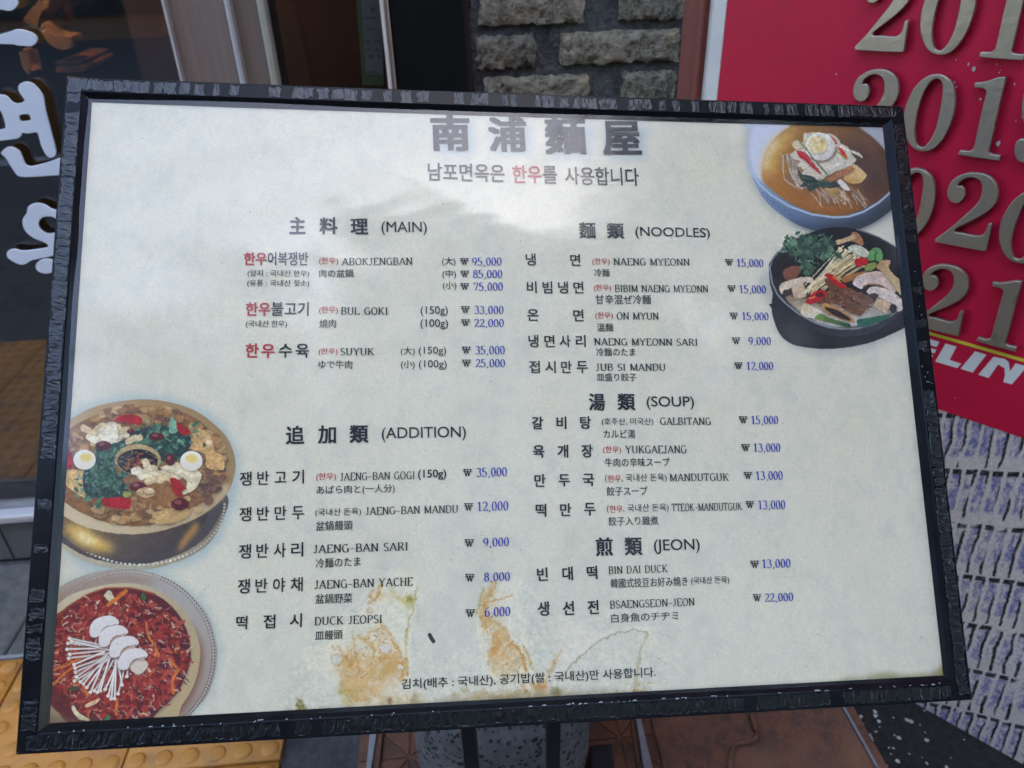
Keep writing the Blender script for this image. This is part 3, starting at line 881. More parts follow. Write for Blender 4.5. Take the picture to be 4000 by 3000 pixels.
def tree(x, y, h, r, label, seed):  # unseen trees put in to shape the reflections and dim the board
    rg = np.random.default_rng(seed)
    t = thing('added_tree', (x, y, -.13), label, 'tree', 'added trees')
    bm = bmesh.new()
    tube(bm, [(x, y, -.13), (x+.05, y, h*.3), (x-.05, y+.05, h*.55), (x, y, h*.8)], [.16, .13, .10, .04], 8)
    for k in range(6):
        a = k*1.05+.3
        z0 = h*(.38+.06*k)
        tube(bm, [(x, y, z0), (x+math.cos(a)*r*.5, y+math.sin(a)*r*.5, z0+h*.10), (x+math.cos(a)*r*.85, y+math.sin(a)*r*.85, z0+h*.22)], [.06, .04, .015], 6)
    add('trunk', bm, M['bark'], t, True)
    n = 9000
    cl = rg.normal(size=(60, 3)); cl /= np.linalg.norm(cl, axis=1)[:, None]
    cl *= (rg.random(60)**.4)[:, None]
    vs, fs = [], []
    for k in range(n):
        c = cl[rg.integers(60)]*np.array([r*.85, r*.85, h*.30]) + rg.normal(size=3)*r*.15
        p = np.array([x, y, h*.68])+c
        a = rg.normal(size=3); a /= np.linalg.norm(a)
        b = np.cross(a, rg.normal(size=3)); b /= np.linalg.norm(b)
        s = .055+.05*rg.random()
        i = len(vs)
        vs += [p-a*s, p+b*s*.5, p+a*s, p-b*s*.5]
        fs.append((i, i+1, i+2, i+3))
    me = bpy.data.meshes.new('crown')
    me.from_pydata([tuple(Vector(q)-Vector((x, y, -.13))) for q in vs], [], fs)
    me.materials.append(M['leaf'])
    o = link(bpy.data.objects.new('crown', me)); o.parent = t
tree(3.9, -1.6, 8.0, 2.6, 'unseen leafy tree added at the kerb beside the sign, its crown darkening the mirrored right side', 3)
tree(-1.1, -4.4, 8.2, 1.9, 'unseen leafy tree added in front of the gap between the brown and the pale building to soften mirrored edges', 5)
tree(-6.5, -3.4, 6.0, 1.9, 'unseen leafy tree added at the kerb farther left along the street to soften the mirrored skyline', 4)
# ================================================================== MENU BOARD: the print
def T(t, x, y):
    ox, oy = {'L': (0, 750), 'A': (1000, 0), 'B': (2000, 0), 'M': (1000, 750), 'N': (2000, 750), 'M2': (1000, 1500), 'N2': (2000, 1500), 'M3': (1000, 2250), 'N3': (2000, 2250), 'R3': (3000, 2250)}[t]
    return ox+x/2.212, oy+y/2.212
PW, PH = .865, .607            # printed sheet
CW, CHT = 2240, 1572
class Print:
    def __init__(s, w, h):
        s.w, s.h = w, h
        s.a = np.zeros((h, w, 3), np.float32)
    def px(s, pts):
        out = []
        for x, y in pts:
            u, v = buv(x, y)
            out.append(((u/PW+.5)*s.w, (v/PH+.5)*s.h))
        return np.array(out, np.float32)
    def region(s, p, pad):
        x0, y0 = np.floor(p.min(0)-pad).astype(int); x1, y1 = np.ceil(p.max(0)+pad).astype(int)
        return max(x0, 0), max(y0, 0), min(x1, s.w), min(y1, s.h)
    def put(s, reg, mask, col):
        x0, y0, x1, y1 = reg
        if x1 <= x0 or y1 <= y0: return
        t = s.a[y0:y1, x0:x1]
        c = np.asarray(col, np.float32)
        m = mask[..., None]
        s.a[y0:y1, x0:x1] = t*(1-m)+c*m
    def polymask(s, p, soft=0, ss=2):
        reg = s.region(p, soft*3+2)
        x0, y0, x1, y1 = reg
        if x1 <= x0 or y1 <= y0: return reg, None
        w, h = x1-x0, y1-y0
        m = np.zeros((h, w), np.float32)
        offs = [(i+.5)/ss for i in range(ss)]
        for oy in offs:
            for ox in offs:
                X = np.arange(w, dtype=np.float32)+x0+ox
                ins = np.zeros((h, w), bool)
                Y = (np.arange(h, dtype=np.float32)+y0+oy)
                q = np.roll(p, -1, 0)
                for (ax, ay), (bx, by) in zip(p, q):
                    if ay == by: continue
                    rows = (Y >= min(ay, by)) & (Y < max(ay, by))
                    if not rows.any(): continue
                    xi = ax+(Y[rows]-ay)*(bx-ax)/(by-ay)
                    ins[rows] ^= X[None, :] < xi[:, None]
                m += ins
        m /= ss*ss
        if soft: m = blur(m, soft)
        return reg, m
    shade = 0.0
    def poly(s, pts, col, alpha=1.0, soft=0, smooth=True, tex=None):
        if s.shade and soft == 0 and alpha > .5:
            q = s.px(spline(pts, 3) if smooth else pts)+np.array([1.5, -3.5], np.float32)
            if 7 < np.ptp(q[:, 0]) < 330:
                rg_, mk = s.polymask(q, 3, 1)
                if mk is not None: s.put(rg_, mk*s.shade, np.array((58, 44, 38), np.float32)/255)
        p = s.px(spline(pts, 4) if smooth else pts)
        reg, m = s.polymask(p, soft)
        if m is None: return
        m = m*alpha
        if tex is not None:
            x0, y0, x1, y1 = reg
            m = m*tex[y0:y1, x0:x1]
        if callable(col):
            x0, y0, x1, y1 = reg
            yy, xx = np.mgrid[y0:y1, x0:x1].astype(np.float32)
            b0, b1 = p.min(0), p.max(0)
            col = col((xx-b0[0])/(b1[0]-b0[0]), 1-(yy-b0[1])/(b1[1]-b0[1]))
        else:
            col = np.array(col, np.float32)/255
        s.put(reg, np.clip(m, 0, 1), col)
    def stroke(s, pts, w, col, alpha=1.0, soft=.6, tex=None, taper=False):
        p = s.px(pts)
        wpx = w*s.w/3600
        reg = s.region(p, wpx+2)
        x0, y0, x1, y1 = reg
        if x1 <= x0 or y1 <= y0: return
        yy, xx = np.mgrid[y0:y1, x0:x1].astype(np.float32)
        d = np.full(xx.shape, 1e9, np.float32)
        n = len(p)-1
        for i in range(n):
            a, b = p[i], p[i+1]
            ab = b-a
            t = np.clip(((xx-a[0])*ab[0]+(yy-a[1])*ab[1])/max(float(ab@ab), 1e-6), 0, 1)
            dd = np.hypot(xx-a[0]-t*ab[0], yy-a[1]-t*ab[1])
            if taper: dd = dd + wpx*.5*(((i+t)/n))
            d = np.minimum(d, dd)
        m = np.clip((wpx/2-d)/soft+.5, 0, 1)*alpha
        if tex is not None: m = m*tex[y0:y1, x0:x1]
        s.put(reg, m, np.array(col, np.float32)/255)
    def dot(s, x, y, rx, ry, col, alpha=1.0, soft=0):
        s.poly([(x+rx*math.cos(a), y+ry*math.sin(a)) for a in [k*math.pi/6 for k in range(12)]], col, alpha, soft)
def blur(m, r):
    r = max(int(r), 1)
    for ax in (0, 1):
        for _ in range(2):
            c = np.cumsum(np.pad(m, [(r+1, r) if i == ax else (0, 0) for i in (0, 1)], mode='edge'), ax)
            n = m.shape[ax]
            m = (np.take(c, np.arange(2*r+1, 2*r+1+n), ax)-np.take(c, np.arange(0, n), ax))/(2*r+1)
    return m.astype(np.float32)
def vnoise(w, h, sx, sy, rg):
    n = rg.random((int(h/sy)+3, int(w/sx)+3)).astype(np.float32)
    gx, gy = np.arange(w, dtype=np.float32)/sx, np.arange(h, dtype=np.float32)/sy
    ix, iy = gx.astype(int), gy.astype(int)
    fx, fy = gx-ix, gy-iy
    fx, fy = (fx*fx*(3-2*fx))[None, :], (fy*fy*(3-2*fy))[:, None]
    a, b, c, d = n[iy][:, ix], n[iy][:, ix+1], n[iy+1][:, ix], n[iy+1][:, ix+1]
    return (a*(1-fx)+b*fx)*(1-fy)+(c*(1-fx)+d*fx)*fy
P = Print(CW, CHT)
rg = np.random.default_rng(3)
N1 = vnoise(CW, CHT, 26, 30, rg); N2 = vnoise(CW, CHT, 11, 13, rg); N3 = vnoise(CW, CHT, 5, 5, rg); N4 = vnoise(CW, CHT, 120, 140, rg); N5 = vnoise(CW, CHT, 2.2, 2.2, rg)
mott = .45*N1+.35*N2+.20*N3
P.a[:] = np.array([230, 227, 212], np.float32)/255
N6 = vnoise(CW, CHT, 48, 56, rg); N7 = vnoise(CW, CHT, 20, 26, rg)
k = np.clip((N6*.35+N7*.3+mott*.35-.44)*3.4, 0, 1)[..., None]
P.a = P.a*(1-k*.42)+np.array([206, 209, 201], np.float32)/255*k*.42
k = np.clip((N1*.4+N3*.3+N4*.3-.52)*4, 0, 1)[..., None]
P.a = P.a*(1-k*.38)+np.array([238, 231, 206], np.float32)/255*k*.38
del k
vein = np.clip(1-np.abs(N2*.6+N3*.4-.5)*22, 0, 1)
speck = np.clip((N5-.86)*9, 0, 1)
# yellowed edge of the sheet along the left
edge = np.exp(-np.arange(CW, dtype=np.float32)/16)[None, :, None]*.5
P.a = P.a*(1-edge)+np.array([205, 196, 165], np.float32)/255*edge

def organic(pts, amp=2.6, lum=.16, gloss=.25, seed=1):
    """break the drawn edges up and give a picture the grain of a printed photograph"""
    p = P.px(spline(pts, 4))
    reg, m = P.polymask(p, 3, 1)
    x0, y0, x1, y1 = reg
    w, h = x1-x0, y1-y0
    g_ = np.random.default_rng(seed)
    dx = (vnoise(w, h, 9, 9, g_)-.5)*1.1*amp+(vnoise(w, h, 4, 4, g_)-.5)*.8*amp
    dy = (vnoise(w, h, 9, 9, g_)-.5)*1.1*amp+(vnoise(w, h, 4, 4, g_)-.5)*.8*amp
    yy, xx = np.mgrid[y0:y1, x0:x1]
    sx, sy = np.clip((xx+dx).astype(int), 0, CW-1), np.clip((yy+dy).astype(int), 0, CHT-1)
    src = P.a[sy, sx]
    src = (src*2+P.a[np.clip(sy+1, 0, CHT-1), sx]+P.a[sy, np.clip(sx+1, 0, CW-1)])/4
    l = 1+((vnoise(w, h, 14, 11, g_)-.5)*.8+(vnoise(w, h, 5, 4, g_)-.5)*.9+(vnoise(w, h, 2.2, 2.2, g_)-.5)*.25)*2*lum
    src = src*l[..., None]
    hl = np.clip((vnoise(w, h, 6, 4, g_)*.6+vnoise(w, h, 3, 2.5, g_)*.4-.70)*7, 0, 1)*gloss
    lumi = src.mean(-1)
    hl = (hl*np.clip((lumi-.12)*4, 0, 1))[..., None]
    src = src*(1-hl)+np.array([.98, .97, .93], np.float32)*hl
    mm = m[..., None]
    P.a[y0:y1, x0:x1] = P.a[y0:y1, x0:x1]*(1-mm)+src*mm
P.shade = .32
def leaf(f, cx, cy, ang, L, col, dark):
    pts = []
    n = 5
    for sgn in (1, -1):
        row = []
        for k in range(n):
            t = (k+.3)/n
            w = L*.34*math.sin(math.pi*min(t+.12, 1))**.8
            row.append((t*L, sgn*w)); row.append(((t+.11)*L, sgn*w*.42))
        pts += row if sgn > 0 else row[::-1]
        if sgn > 0: pts.append((L*1.06, 0))
    ca, sa = math.cos(ang), math.sin(ang)
    P.poly(f([(cx+x*ca-y*sa, cy+x*sa+y*ca) for x, y in pts]), col, .97, 0, False)
    P.stroke(f([(cx, cy), (cx+L*.8*ca, cy+L*.8*sa)]), 3, dark, .7)
GRN = ((72, 112, 88), (56, 92, 76), (98, 142, 114), (46, 78, 66), (118, 160, 132), (80, 122, 92))
# ---- dish: cold noodles in a pale blue bowl (upper right)
def f1(l): return [(2880+x/3.456, 460+y/3.456) for x, y in l]
def grad(c00, c10, c01, c11, nz=.05, nt=N2):
    c00, c10, c01, c11 = [np.array(c, np.float32)/255 for c in (c00, c10, c01, c11)]
    def f(x, y):
        x, y = np.clip(x, 0, 1)[..., None], np.clip(y, 0, 1)[..., None]
        return (c00*(1-x)+c10*x)*(1-y)+(c01*(1-x)+c11*x)*y
    return f
def jitter(n, s): return [(random.gauss(0, s), random.gauss(0, s)) for _ in range(n)]
P.poly(f1([(120, 500), (200, 900), (420, 1200), (700, 1420), (1000, 1540), (1400, 1600), (1800, 1500), (2120, 1250), (2120, 300), (300, 40), (130, 250)]), (150, 160, 165), .55, 14)
P.poly(f1([(140, 420), (150, 560), (190, 760), (260, 930), (390, 1130), (580, 1300), (830, 1450), (1080, 1530), (1330, 1560), (1560, 1530), (1800, 1440), (2000, 1310), (2130, 1170), (2160, 900), (2160, 300), (2060, 40), (250, 40), (180, 220)]), grad((206, 214, 234), (150, 158, 170), (112, 140, 182), (32, 37, 47)))
P.poly(f1([(700, 1380), (1000, 1440), (1400, 1440), (1800, 1330), (2120, 1080), (2150, 1180), (1980, 1330), (1700, 1490), (1350, 1565), (1050, 1530), (820, 1450)]), (48, 54, 66), .75, 10)
P.poly(f1([(160, 300), (230, 120), (330, 45), (900, 60), (560, 300), (420, 500), (370, 850), (220, 760), (160, 560)]), (214, 220, 244), 1, 6)
P.poly(f1([(1500, 60), (2060, 50), (2120, 700), (1960, 420), (1750, 200)]), (182, 188, 200), 1, 6)
P.poly(f1([(340, 830), (330, 640), (370, 480), (450, 340), (580, 210), (720, 110), (800, 70), (1500, 80), (1700, 170), (1900, 330), (2040, 510), (2110, 700), (2110, 900), (2050, 1010), (1900, 1130), (1700, 1240), (1500, 1310), (1320, 1330), (1100, 1305), (850, 1220), (620, 1090), (450, 960)]), grad((196, 140, 60), (92, 62, 46), (186, 118, 50), (100, 66, 48)), 1, 2)
P.poly(f1([(340, 640), (420, 400), (640, 190), (820, 120), (700, 300), (560, 500), (480, 760), (370, 800)]), (226, 186, 96), .9, 16)
P.poly(f1([(330, 640), (400, 420), (520, 270), (540, 330), (430, 520), (380, 700)]), (244, 238, 214), .8, 10)
P.poly(f1([(1300, 350), (1700, 400), (2000, 700), (1950, 1000), (1750, 1100), (1650, 800)]), (62, 46, 42), .6, 20)
P.poly(f1([(900, 1000), (1300, 1200), (1700, 1120), (1500, 1290), (1200, 1290), (950, 1180)]), (178, 110, 46), .6, 12)
for i in range(26):
    a = random.uniform(0, 1)
    x0, y0 = 640+150*a+random.gauss(0, 20), 480+random.uniform(0, 60)
    P.stroke(f1([(x0, y0), (x0+random.gauss(30, 25), y0+170), (x0+60+random.gauss(10, 25), y0+330), (x0+150+random.gauss(20, 30), y0+430)]), 5, random.choice(((206, 198, 188), (176, 162, 150), (128, 110, 96), (216, 210, 204))), .85)
for i in range(46):
    x0, y0 = random.uniform(950, 1650), random.uniform(930, 1020)
    d = random.gauss(.2, .35)
    P.stroke(f1([(x0, y0), (x0+60+d*60, y0+90), (x0+100+d*170, y0+random.uniform(150, 230))]), 5, random.choice(((206, 198, 188), (170, 156, 146), (120, 100, 88), (214, 206, 198), (186, 120, 60))), .8)
P.poly(f1([(700, 500), (780, 440), (880, 400), (900, 210), (1060, 200), (1250, 210), (1330, 250), (1380, 310), (1400, 350), (1500, 400), (1530, 470), (1610, 570), (1560, 640), (1400, 700), (1200, 790), (1120, 860), (1000, 790), (860, 770), (900, 690), (810, 650), (850, 580), (750, 560)]), (216, 208, 190), smooth=False)
for i in range(26):
    t = random.random()
    x0, y0 = 830+300*t, 640+170*t
    P.stroke(f1([(x0+random.gauss(0, 14), y0+random.gauss(0, 14)), (x0+400+random.gauss(0, 25), y0-170+random.gauss(0, 20))]), random.choice((3, 4, 6)), random.choice(((196, 186, 170), (245, 243, 238), (205, 190, 160), (214, 208, 200))), .75)
P.poly(f1([(750, 340), (790, 305), (870, 330), (900, 380), (800, 430), (755, 400)]), (222, 208, 178))
P.poly(f1([(830, 680), (870, 760), (1000, 790), (1120, 860), (1240, 850), (1370, 880), (1380, 930), (1240, 950), (1100, 940), (1000, 990), (950, 970), (930, 930), (850, 930), (890, 870), (830, 780)]), (48, 66, 62))
for i in range(26): P.stroke(f1([(random.uniform(850, 1100), random.uniform(800, 930)), (random.uniform(1000, 1350), random.uniform(850, 940))]), random.choice((3, 6, 9)), random.choice(((84, 108, 92), (34, 48, 48), (120, 136, 104), (40, 58, 60))), .6)
P.poly(f1([(1580, 630), (1730, 750), (1720, 820), (1640, 890), (1500, 880), (1430, 800), (1540, 690)]), grad((240, 214, 168), (236, 206, 156), (206, 150, 80), (226, 186, 120)))
P.poly(f1([(1200, 830), (1340, 750), (1480, 670), (1545, 645), (1580, 690), (1500, 760), (1380, 810), (1245, 872)]), (178, 112, 72), smooth=False)
for i in range(12):
    x0 = random.uniform(1230, 1540)
    P.stroke(f1([(x0, 830-(x0-1230)*.5), (x0+25, 815-(x0-1230)*.5)]), 5, random.choice(((206, 146, 100), (140, 84, 56))), .8)
P.poly(f1([(1350, 850), (1410, 835), (1470, 900), (1520, 975), (1470, 985), (1400, 940)]), (236, 230, 220))
P.poly(f1([(1170, 950), (1340, 950), (1385, 990), (1290, 1098), (1230, 1020)]), grad((206, 178, 112), (190, 156, 92), (176, 140, 80), (150, 112, 64)), smooth=False)
P.poly(f1([(1135+214*math.cos(a), 410+196*math.sin(a)) for a in [k*math.pi/9 for k in range(18)]]), (120, 96, 70), .75, 3)
P.poly([(x, y) for x, y in f1([(1120+203*math.cos(a), 392+190*math.sin(a)) for a in [k*math.pi/9 for k in range(18)]])], grad((255, 253, 248), (250, 247, 242), (240, 235, 228), (206, 198, 192)))
P.poly(f1([(1085+128*math.cos(a), 365+118*math.sin(a)) for a in [k*math.pi/9 for k in range(18)]]), (238, 222, 172))
for i in range(46):
    a, r = random.uniform(0, 6.28), random.uniform(20, 110)
    x, y = 1085+r*math.cos(a), 370+r*math.sin(a)*.9
    P.stroke(f1([(x, y), (x+random.gauss(0, 22), y+random.gauss(0, 22))]), random.choice((3, 4)), random.choice(((206, 164, 84), (250, 244, 222), (214, 178, 104), (188, 140, 66))), .8)
for k in range(14):
    a = .1+k*.12
    P.stroke(f1([(1120+140*math.cos(a), 392+130*math.sin(a)), (1120+185*math.cos(a), 392+172*math.sin(a))]), 3, (206, 198, 192), .7)
P.poly(f1([(800, 455), (840, 447), (900, 465), (960, 520), (1010, 600), (1060, 660), (1145, 768), (1060, 720), (980, 650), (900, 570), (830, 520)]), (188, 34, 44))
P.stroke(f1([(830, 470), (930, 530), (1000, 620)]), 7, (226, 92, 96), .7)
P.poly(f1([(1243, 238), (1300, 280), (1370, 370), (1440, 450), (1488, 560), (1420, 500), (1360, 410), (1310, 320)]), (214, 40, 36))
P.stroke(f1([(850, 335), (930, 420), (1000, 530), (1090, 630), (1212, 775)]), 8, (92, 112, 70)); P.stroke(f1([(860, 335), (940, 430), (1000, 520)]), 3, (186, 200, 130), .8)
P.stroke(f1([(1322, 440), (1390, 490), (1460, 552)]), 8, (140, 138, 52))
for i in range(9):
    x0 = 1250+i*40
    P.stroke(f1([(x0+60, 380+i*12), (x0+110, 360+i*22)]), 8, (240, 238, 234), .9)
P.stroke(f1([(160, 640), (200, 760), (300, 905), (450, 1040), (700, 1195), (1000, 1305), (1300, 1347), (1500, 1337), (1700, 1272), (1900, 1152), (2050, 1022), (2125, 930)]), 10, (184, 204, 234), .95, 2)
for i in range(10):      # key fret on the bowl side
    t = i/10
    x, y = 370+t*760, 1075+430*(1-(1-t)**1.7)*.98-30
    s = 42
    P.stroke(f1([(x-s, y+s*.2), (x-s, y-s), (x+s, y-s*.4), (x+s, y+s*.8), (x-s*.2, y+s*.4), (x-s*.2, y-s*.1), (x+s*.35, y+s*.15)]), 3, (76, 106, 158), .6)
organic(f1([(620, 430), (760, 300), (900, 190), (1300, 200), (1560, 430), (1760, 740), (1760, 960), (1640, 1230), (1200, 1250), (900, 1050), (660, 760)]), 1.0, .07, .06, 21)
organic(f1([(330, 640), (580, 210), (800, 80), (1500, 80), (2040, 510), (2110, 900), (1900, 1130), (1320, 1330), (850, 1220), (450, 960)]), .4, .035, .02, 22)
# ---- dish: mushroom stew in a black pot (right)
def f2(l): return [(2960+x/3.072, 860+y/3.072) for x, y in l]
P.poly(f2([(120, 600), (160, 1060), (260, 1380), (560, 1580), (900, 1610), (1300, 1560), (1700, 1380), (1880, 1200), (1840, 400)]), (176, 182, 180), .7, 12)
P.poly(f2([(185, 1000), (168, 1060), (180, 1150), (230, 1300), (300, 1410), (420, 1490), (600, 1530), (800, 1545), (1050, 1530), (1350, 1470), (1600, 1370), (1820, 1240), (1880, 1000), (1600, 900), (800, 1100)]), grad((46, 48, 54), (58, 60, 70), (26, 27, 31), (40, 42, 48)))
P.poly(f2([(145, 740), (178, 880), (170, 1000), (200, 1180), (330, 1420), (600, 1500), (700, 1350), (400, 1100), (250, 900)]), (40, 42, 48))
P.poly(f2([(135, 560), (150, 500), (210, 410), (300, 330), (450, 230), (660, 140), (900, 85), (1200, 110), (1450, 200), (1650, 310), (1760, 400), (1860, 700), (1850, 960), (1700, 1130), (1550, 1250), (1400, 1340), (1200, 1390), (1000, 1400), (800, 1370), (600, 1290), (420, 1170), (280, 1040), (190, 880), (145, 720)]), grad((30, 31, 36), (24, 25, 29), (40, 42, 48), (74, 77, 88)))
P.poly(f2([(190, 620), (260, 440), (400, 320), (700, 200), (1000, 150), (1300, 200), (1600, 360), (1760, 560), (1790, 800), (1790, 960), (1640, 1090), (1450, 1200), (1200, 1280), (950, 1290), (700, 1230), (450, 1080), (280, 900), (200, 760)]), (32, 30, 31))
P.poly(f2([(330, 930), (450, 900), (700, 950), (1300, 1000), (1750, 960), (1640, 1090), (1450, 1190), (1200, 1270), (950, 1285), (700, 1225), (480, 1090)]), grad((150, 128, 96), (120, 108, 96), (224, 222, 226), (206, 204, 206)), 1, 3)
P.stroke(f2([(140, 560), (170, 760), (230, 890), (330, 1000), (480, 1120), (660, 1222), (840, 1285), (1000, 1308), (1200, 1302), (1400, 1250), (1560, 1172), (1700, 1072), (1800, 975)]), 8, (150, 156, 168), .9, 1.5)
P.stroke(f2([(138, 600), (170, 480), (240, 390), (420, 240), (660, 130)]), 6, (150, 156, 168), .9, 1.5)
P.stroke(f2([(1190, 112), (1450, 205), (1650, 320), (1740, 390)]), 7, (120, 126, 136), .9, 1.5)
P.poly(f2([(300, 620), (360, 570), (440, 548), (515, 560), (500, 640), (430, 710), (335, 722)]), grad((150, 96, 82), (132, 82, 62), (110, 66, 50), (140, 92, 60)))
MUSH = (218, 200, 178)
P.poly(f2([(258, 830), (275, 770), (340, 735), (450, 700), (560, 680), (660, 690), (670, 780), (640, 830), (560, 790), (420, 800), (350, 860), (285, 890)]), MUSH)
P.poly(f2([(400, 800), (560, 780), (575, 860), (592, 915), (500, 935), (440, 938), (420, 880)]), (212, 184, 156), smooth=False)
P.dot(*f2([(352, 868)])[0], 17, 12, (52, 46, 44)); P.dot(*f2([(592, 772)])[0], 15, 9, (52, 44, 40))
P.poly(f2([(1130, 150), (1190, 150), (1250, 220), (1270, 280), (1240, 302), (1170, 270), (1110, 240)]), (176, 122, 84)); P.stroke(f2([(960, 270), (1060, 235), (1150, 205)]), 22, (206, 176, 134))
P.poly(f2([(1080, 330), (1150, 295), (1240, 310), (1330, 380), (1340, 440), (1240, 440), (1150, 390)]), (206, 210, 192))
for i in range(34):
    t = i/33
    x1, y1 = 1010+260*t+random.gauss(0, 12), 330+190*t+random.gauss(0, 26)
    x0, y0 = 560+190*t+random.gauss(0, 20), 880-60*t+random.gauss(0, 40)
    P.stroke(f2([(x0, y0), ((x0+x1)/2+20*math.sin(i), (y0+y1)/2), (x1, y1)]), random.choice((5, 6, 7)), random.choice(((228, 212, 172), (206, 186, 140), (240, 228, 196), (186, 164, 116))), .95)
    if i % 3 == 0: P.dot(*f2([(x1, y1)])[0], 6, 5, (240, 226, 190))
P.poly(f2([(1180, 545), (1165, 480), (1210, 455), (1290, 450), (1335, 490), (1280, 545)]), (196, 30, 34))
P.poly(f2([(1320, 480), (1340, 380), (1390, 335), (1460, 340), (1495, 400), (1490, 480), (1430, 495), (1415, 420), (1395, 480)]), (98, 156, 96)); P.stroke(f2([(1410, 480), (1408, 420), (1425, 390)]), 8, (62, 92, 44))
P.poly(f2([(1300, 540), (1400, 505), (1425, 540), (1380, 600), (1290, 610)]), (132, 150, 80))
for i in range(150):
    t = random.random()
    if t < .62: x0, y0 = random.uniform(300, 900), random.gauss(300, 70)
    elif t < .85: x0, y0 = random.gauss(590, 50), random.uniform(330, 640)
    else: x0, y0 = random.gauss(800, 60), random.gauss(380, 40)
    a = random.gauss(1.1, 1.0); L = random.uniform(40, 110)
    P.stroke(f2([(x0, y0), (x0+math.cos(a)*L*.5, y0+math.sin(a)*L*.5+8), (x0+math.cos(a)*L, y0+math.sin(a)*L)]), random.choice((7, 9, 12)), random.choice(((72, 112, 92), (46, 78, 66), (106, 148, 122), (58, 94, 78), (86, 128, 96), (34, 58, 48))), .95, taper=True)
for i in range(46):
    t = random.random()
    if t < .62: x0, y0 = random.uniform(330, 860), random.gauss(280, 55)
    elif t < .88: x0, y0 = random.gauss(590, 40), random.uniform(330, 600)
    else: x0, y0 = random.gauss(830, 50), random.gauss(360, 40)
    leaf(f2, x0, y0, random.gauss(1.6, 1.2) if t < .88 else random.gauss(0, 1), random.uniform(70, 150), random.choice(GRN), (38, 62, 54))
P.poly(f2([(1010, 690), (1150, 640), (1300, 615), (1250, 660), (1140, 720), (1040, 750)]), (166, 110, 62))
P.poly(f2([(710, 1000), (760, 920), (860, 840), (800, 730), (850, 700), (950, 760), (1060, 800), (1150, 840), (1300, 900), (1405, 970), (1340, 1010), (1280, 1100), (1215, 1142), (1060, 1090), (960, 1010), (820, 1010)]), (112, 74, 54))
for i in range(110):
    x0, y0 = random.uniform(740, 1330), random.gauss(960, 75)
    if y0 < 800 and x0 > 1000: continue
    a = random.gauss(.4, .8); L = random.uniform(20, 60)
    P.stroke(f2([(x0, y0), (x0+math.cos(a)*L, y0+math.sin(a)*L*.7)]), random.choice((3, 4, 6)), random.choice(((146, 100, 72), (78, 48, 36), (170, 122, 88), (92, 60, 46), (60, 38, 30))), .85)
P.poly(f2([(1140, 760), (1165, 700), (1230, 655), (1350, 620), (1470, 615), (1560, 660), (1620, 750), (1658, 850), (1620, 880), (1560, 840), (1480, 790), (1380, 775), (1290, 785), (1245, 830), (1190, 800)]), grad((214, 186, 172), (226, 196, 180), (236, 232, 240), (200, 178, 168)))
P.stroke(f2([(1260, 800), (1330, 770), (1450, 775), (1560, 835)]), 8, (150, 104, 78), .7)
P.poly(f2([(1420, 570), (1460, 500), (1530, 478), (1590, 490), (1575, 580), (1640, 660), (1730, 740), (1790, 850), (1780, 915), (1700, 890), (1620, 780), (1540, 680), (1480, 610)]), grad((196, 146, 104), (214, 190, 150), (226, 208, 172), (206, 180, 134)))
P.poly(f2([(1310, 860), (1350, 805), (1420, 795), (1550, 830), (1680, 905), (1770, 1000), (1740, 1070), (1680, 1095), (1630, 1010), (1560, 980), (1450, 930), (1370, 920)]), (228, 214, 206))
P.poly(f2([(1430, 930), (1560, 980), (1600, 1010), (1540, 1122), (1470, 1080), (1385, 1030)]), (212, 182, 152), smooth=False)
P.dot(*f2([(1395, 905)])[0], 18, 9, (56, 46, 44)); P.dot(*f2([(1625, 1060)])[0], 14, 18, (56, 54, 58))
P.poly(f2([(805, 655), (880, 645), (930, 680), (1000, 740), (1070, 800), (1020, 815), (960, 800), (890, 740)]), (196, 26, 30)); P.stroke(f2([(900, 680), (960, 720), (990, 745)]), 6, (232, 160, 70), .9)
P.poly(f2([(570, 1000), (600, 930), (680, 860), (760, 836), (825, 860), (800, 930), (720, 985), (640, 1005)]), (184, 26, 34)); P.dot(*f2([(745, 895)])[0], 16, 9, (90, 12, 18)); P.stroke(f2([(610, 940), (680, 925)]), 7, (232, 156, 80), .9)
P.poly(f2([(512, 1110), (530, 1030), (580, 995), (660, 1040), (780, 1105), (760, 1150), (690, 1180), (580, 1165), (540, 1140)]), grad((222, 186, 132), (232, 224, 212), (236, 228, 214), (220, 212, 200)))
P.poly(f2([(765, 1020), (820, 995), (920, 1040), (1050, 1110), (1150, 1195), (1160, 1230), (1060, 1210), (900, 1150), (800, 1090)]), (196, 142, 78)); P.poly(f2([(800, 1045), (900, 1060), (1030, 1125), (1120, 1205), (1010, 1180), (880, 1120)]), (48, 36, 34))
P.poly(f2([(690, 1180), (750, 1120), (830, 1160), (1000, 1215), (1110, 1250), (1090, 1290), (900, 1240)]), grad((122, 156, 74), (58, 92, 62), (96, 130, 60), (46, 76, 56)))
P.poly(f2([(1190, 1200), (1400, 1160), (1590, 1130), (1560, 1180), (1400, 1250), (1240, 1285)]), (52, 104, 86))
organic(f2([(190, 620), (230, 300), (480, 110), (1000, 150), (1300, 150), (1600, 360), (1790, 600), (1790, 960), (1640, 1090), (1450, 1200), (1200, 1280), (950, 1290), (700, 1230), (450, 1080), (280, 900)]), 1.1, .10, .12, 23)
organic(f2([(170, 760), (400, 1080), (1000, 1320), (1700, 1100), (1840, 1240), (1350, 1480), (800, 1545), (300, 1410)]), .6, .06, .05, 26)
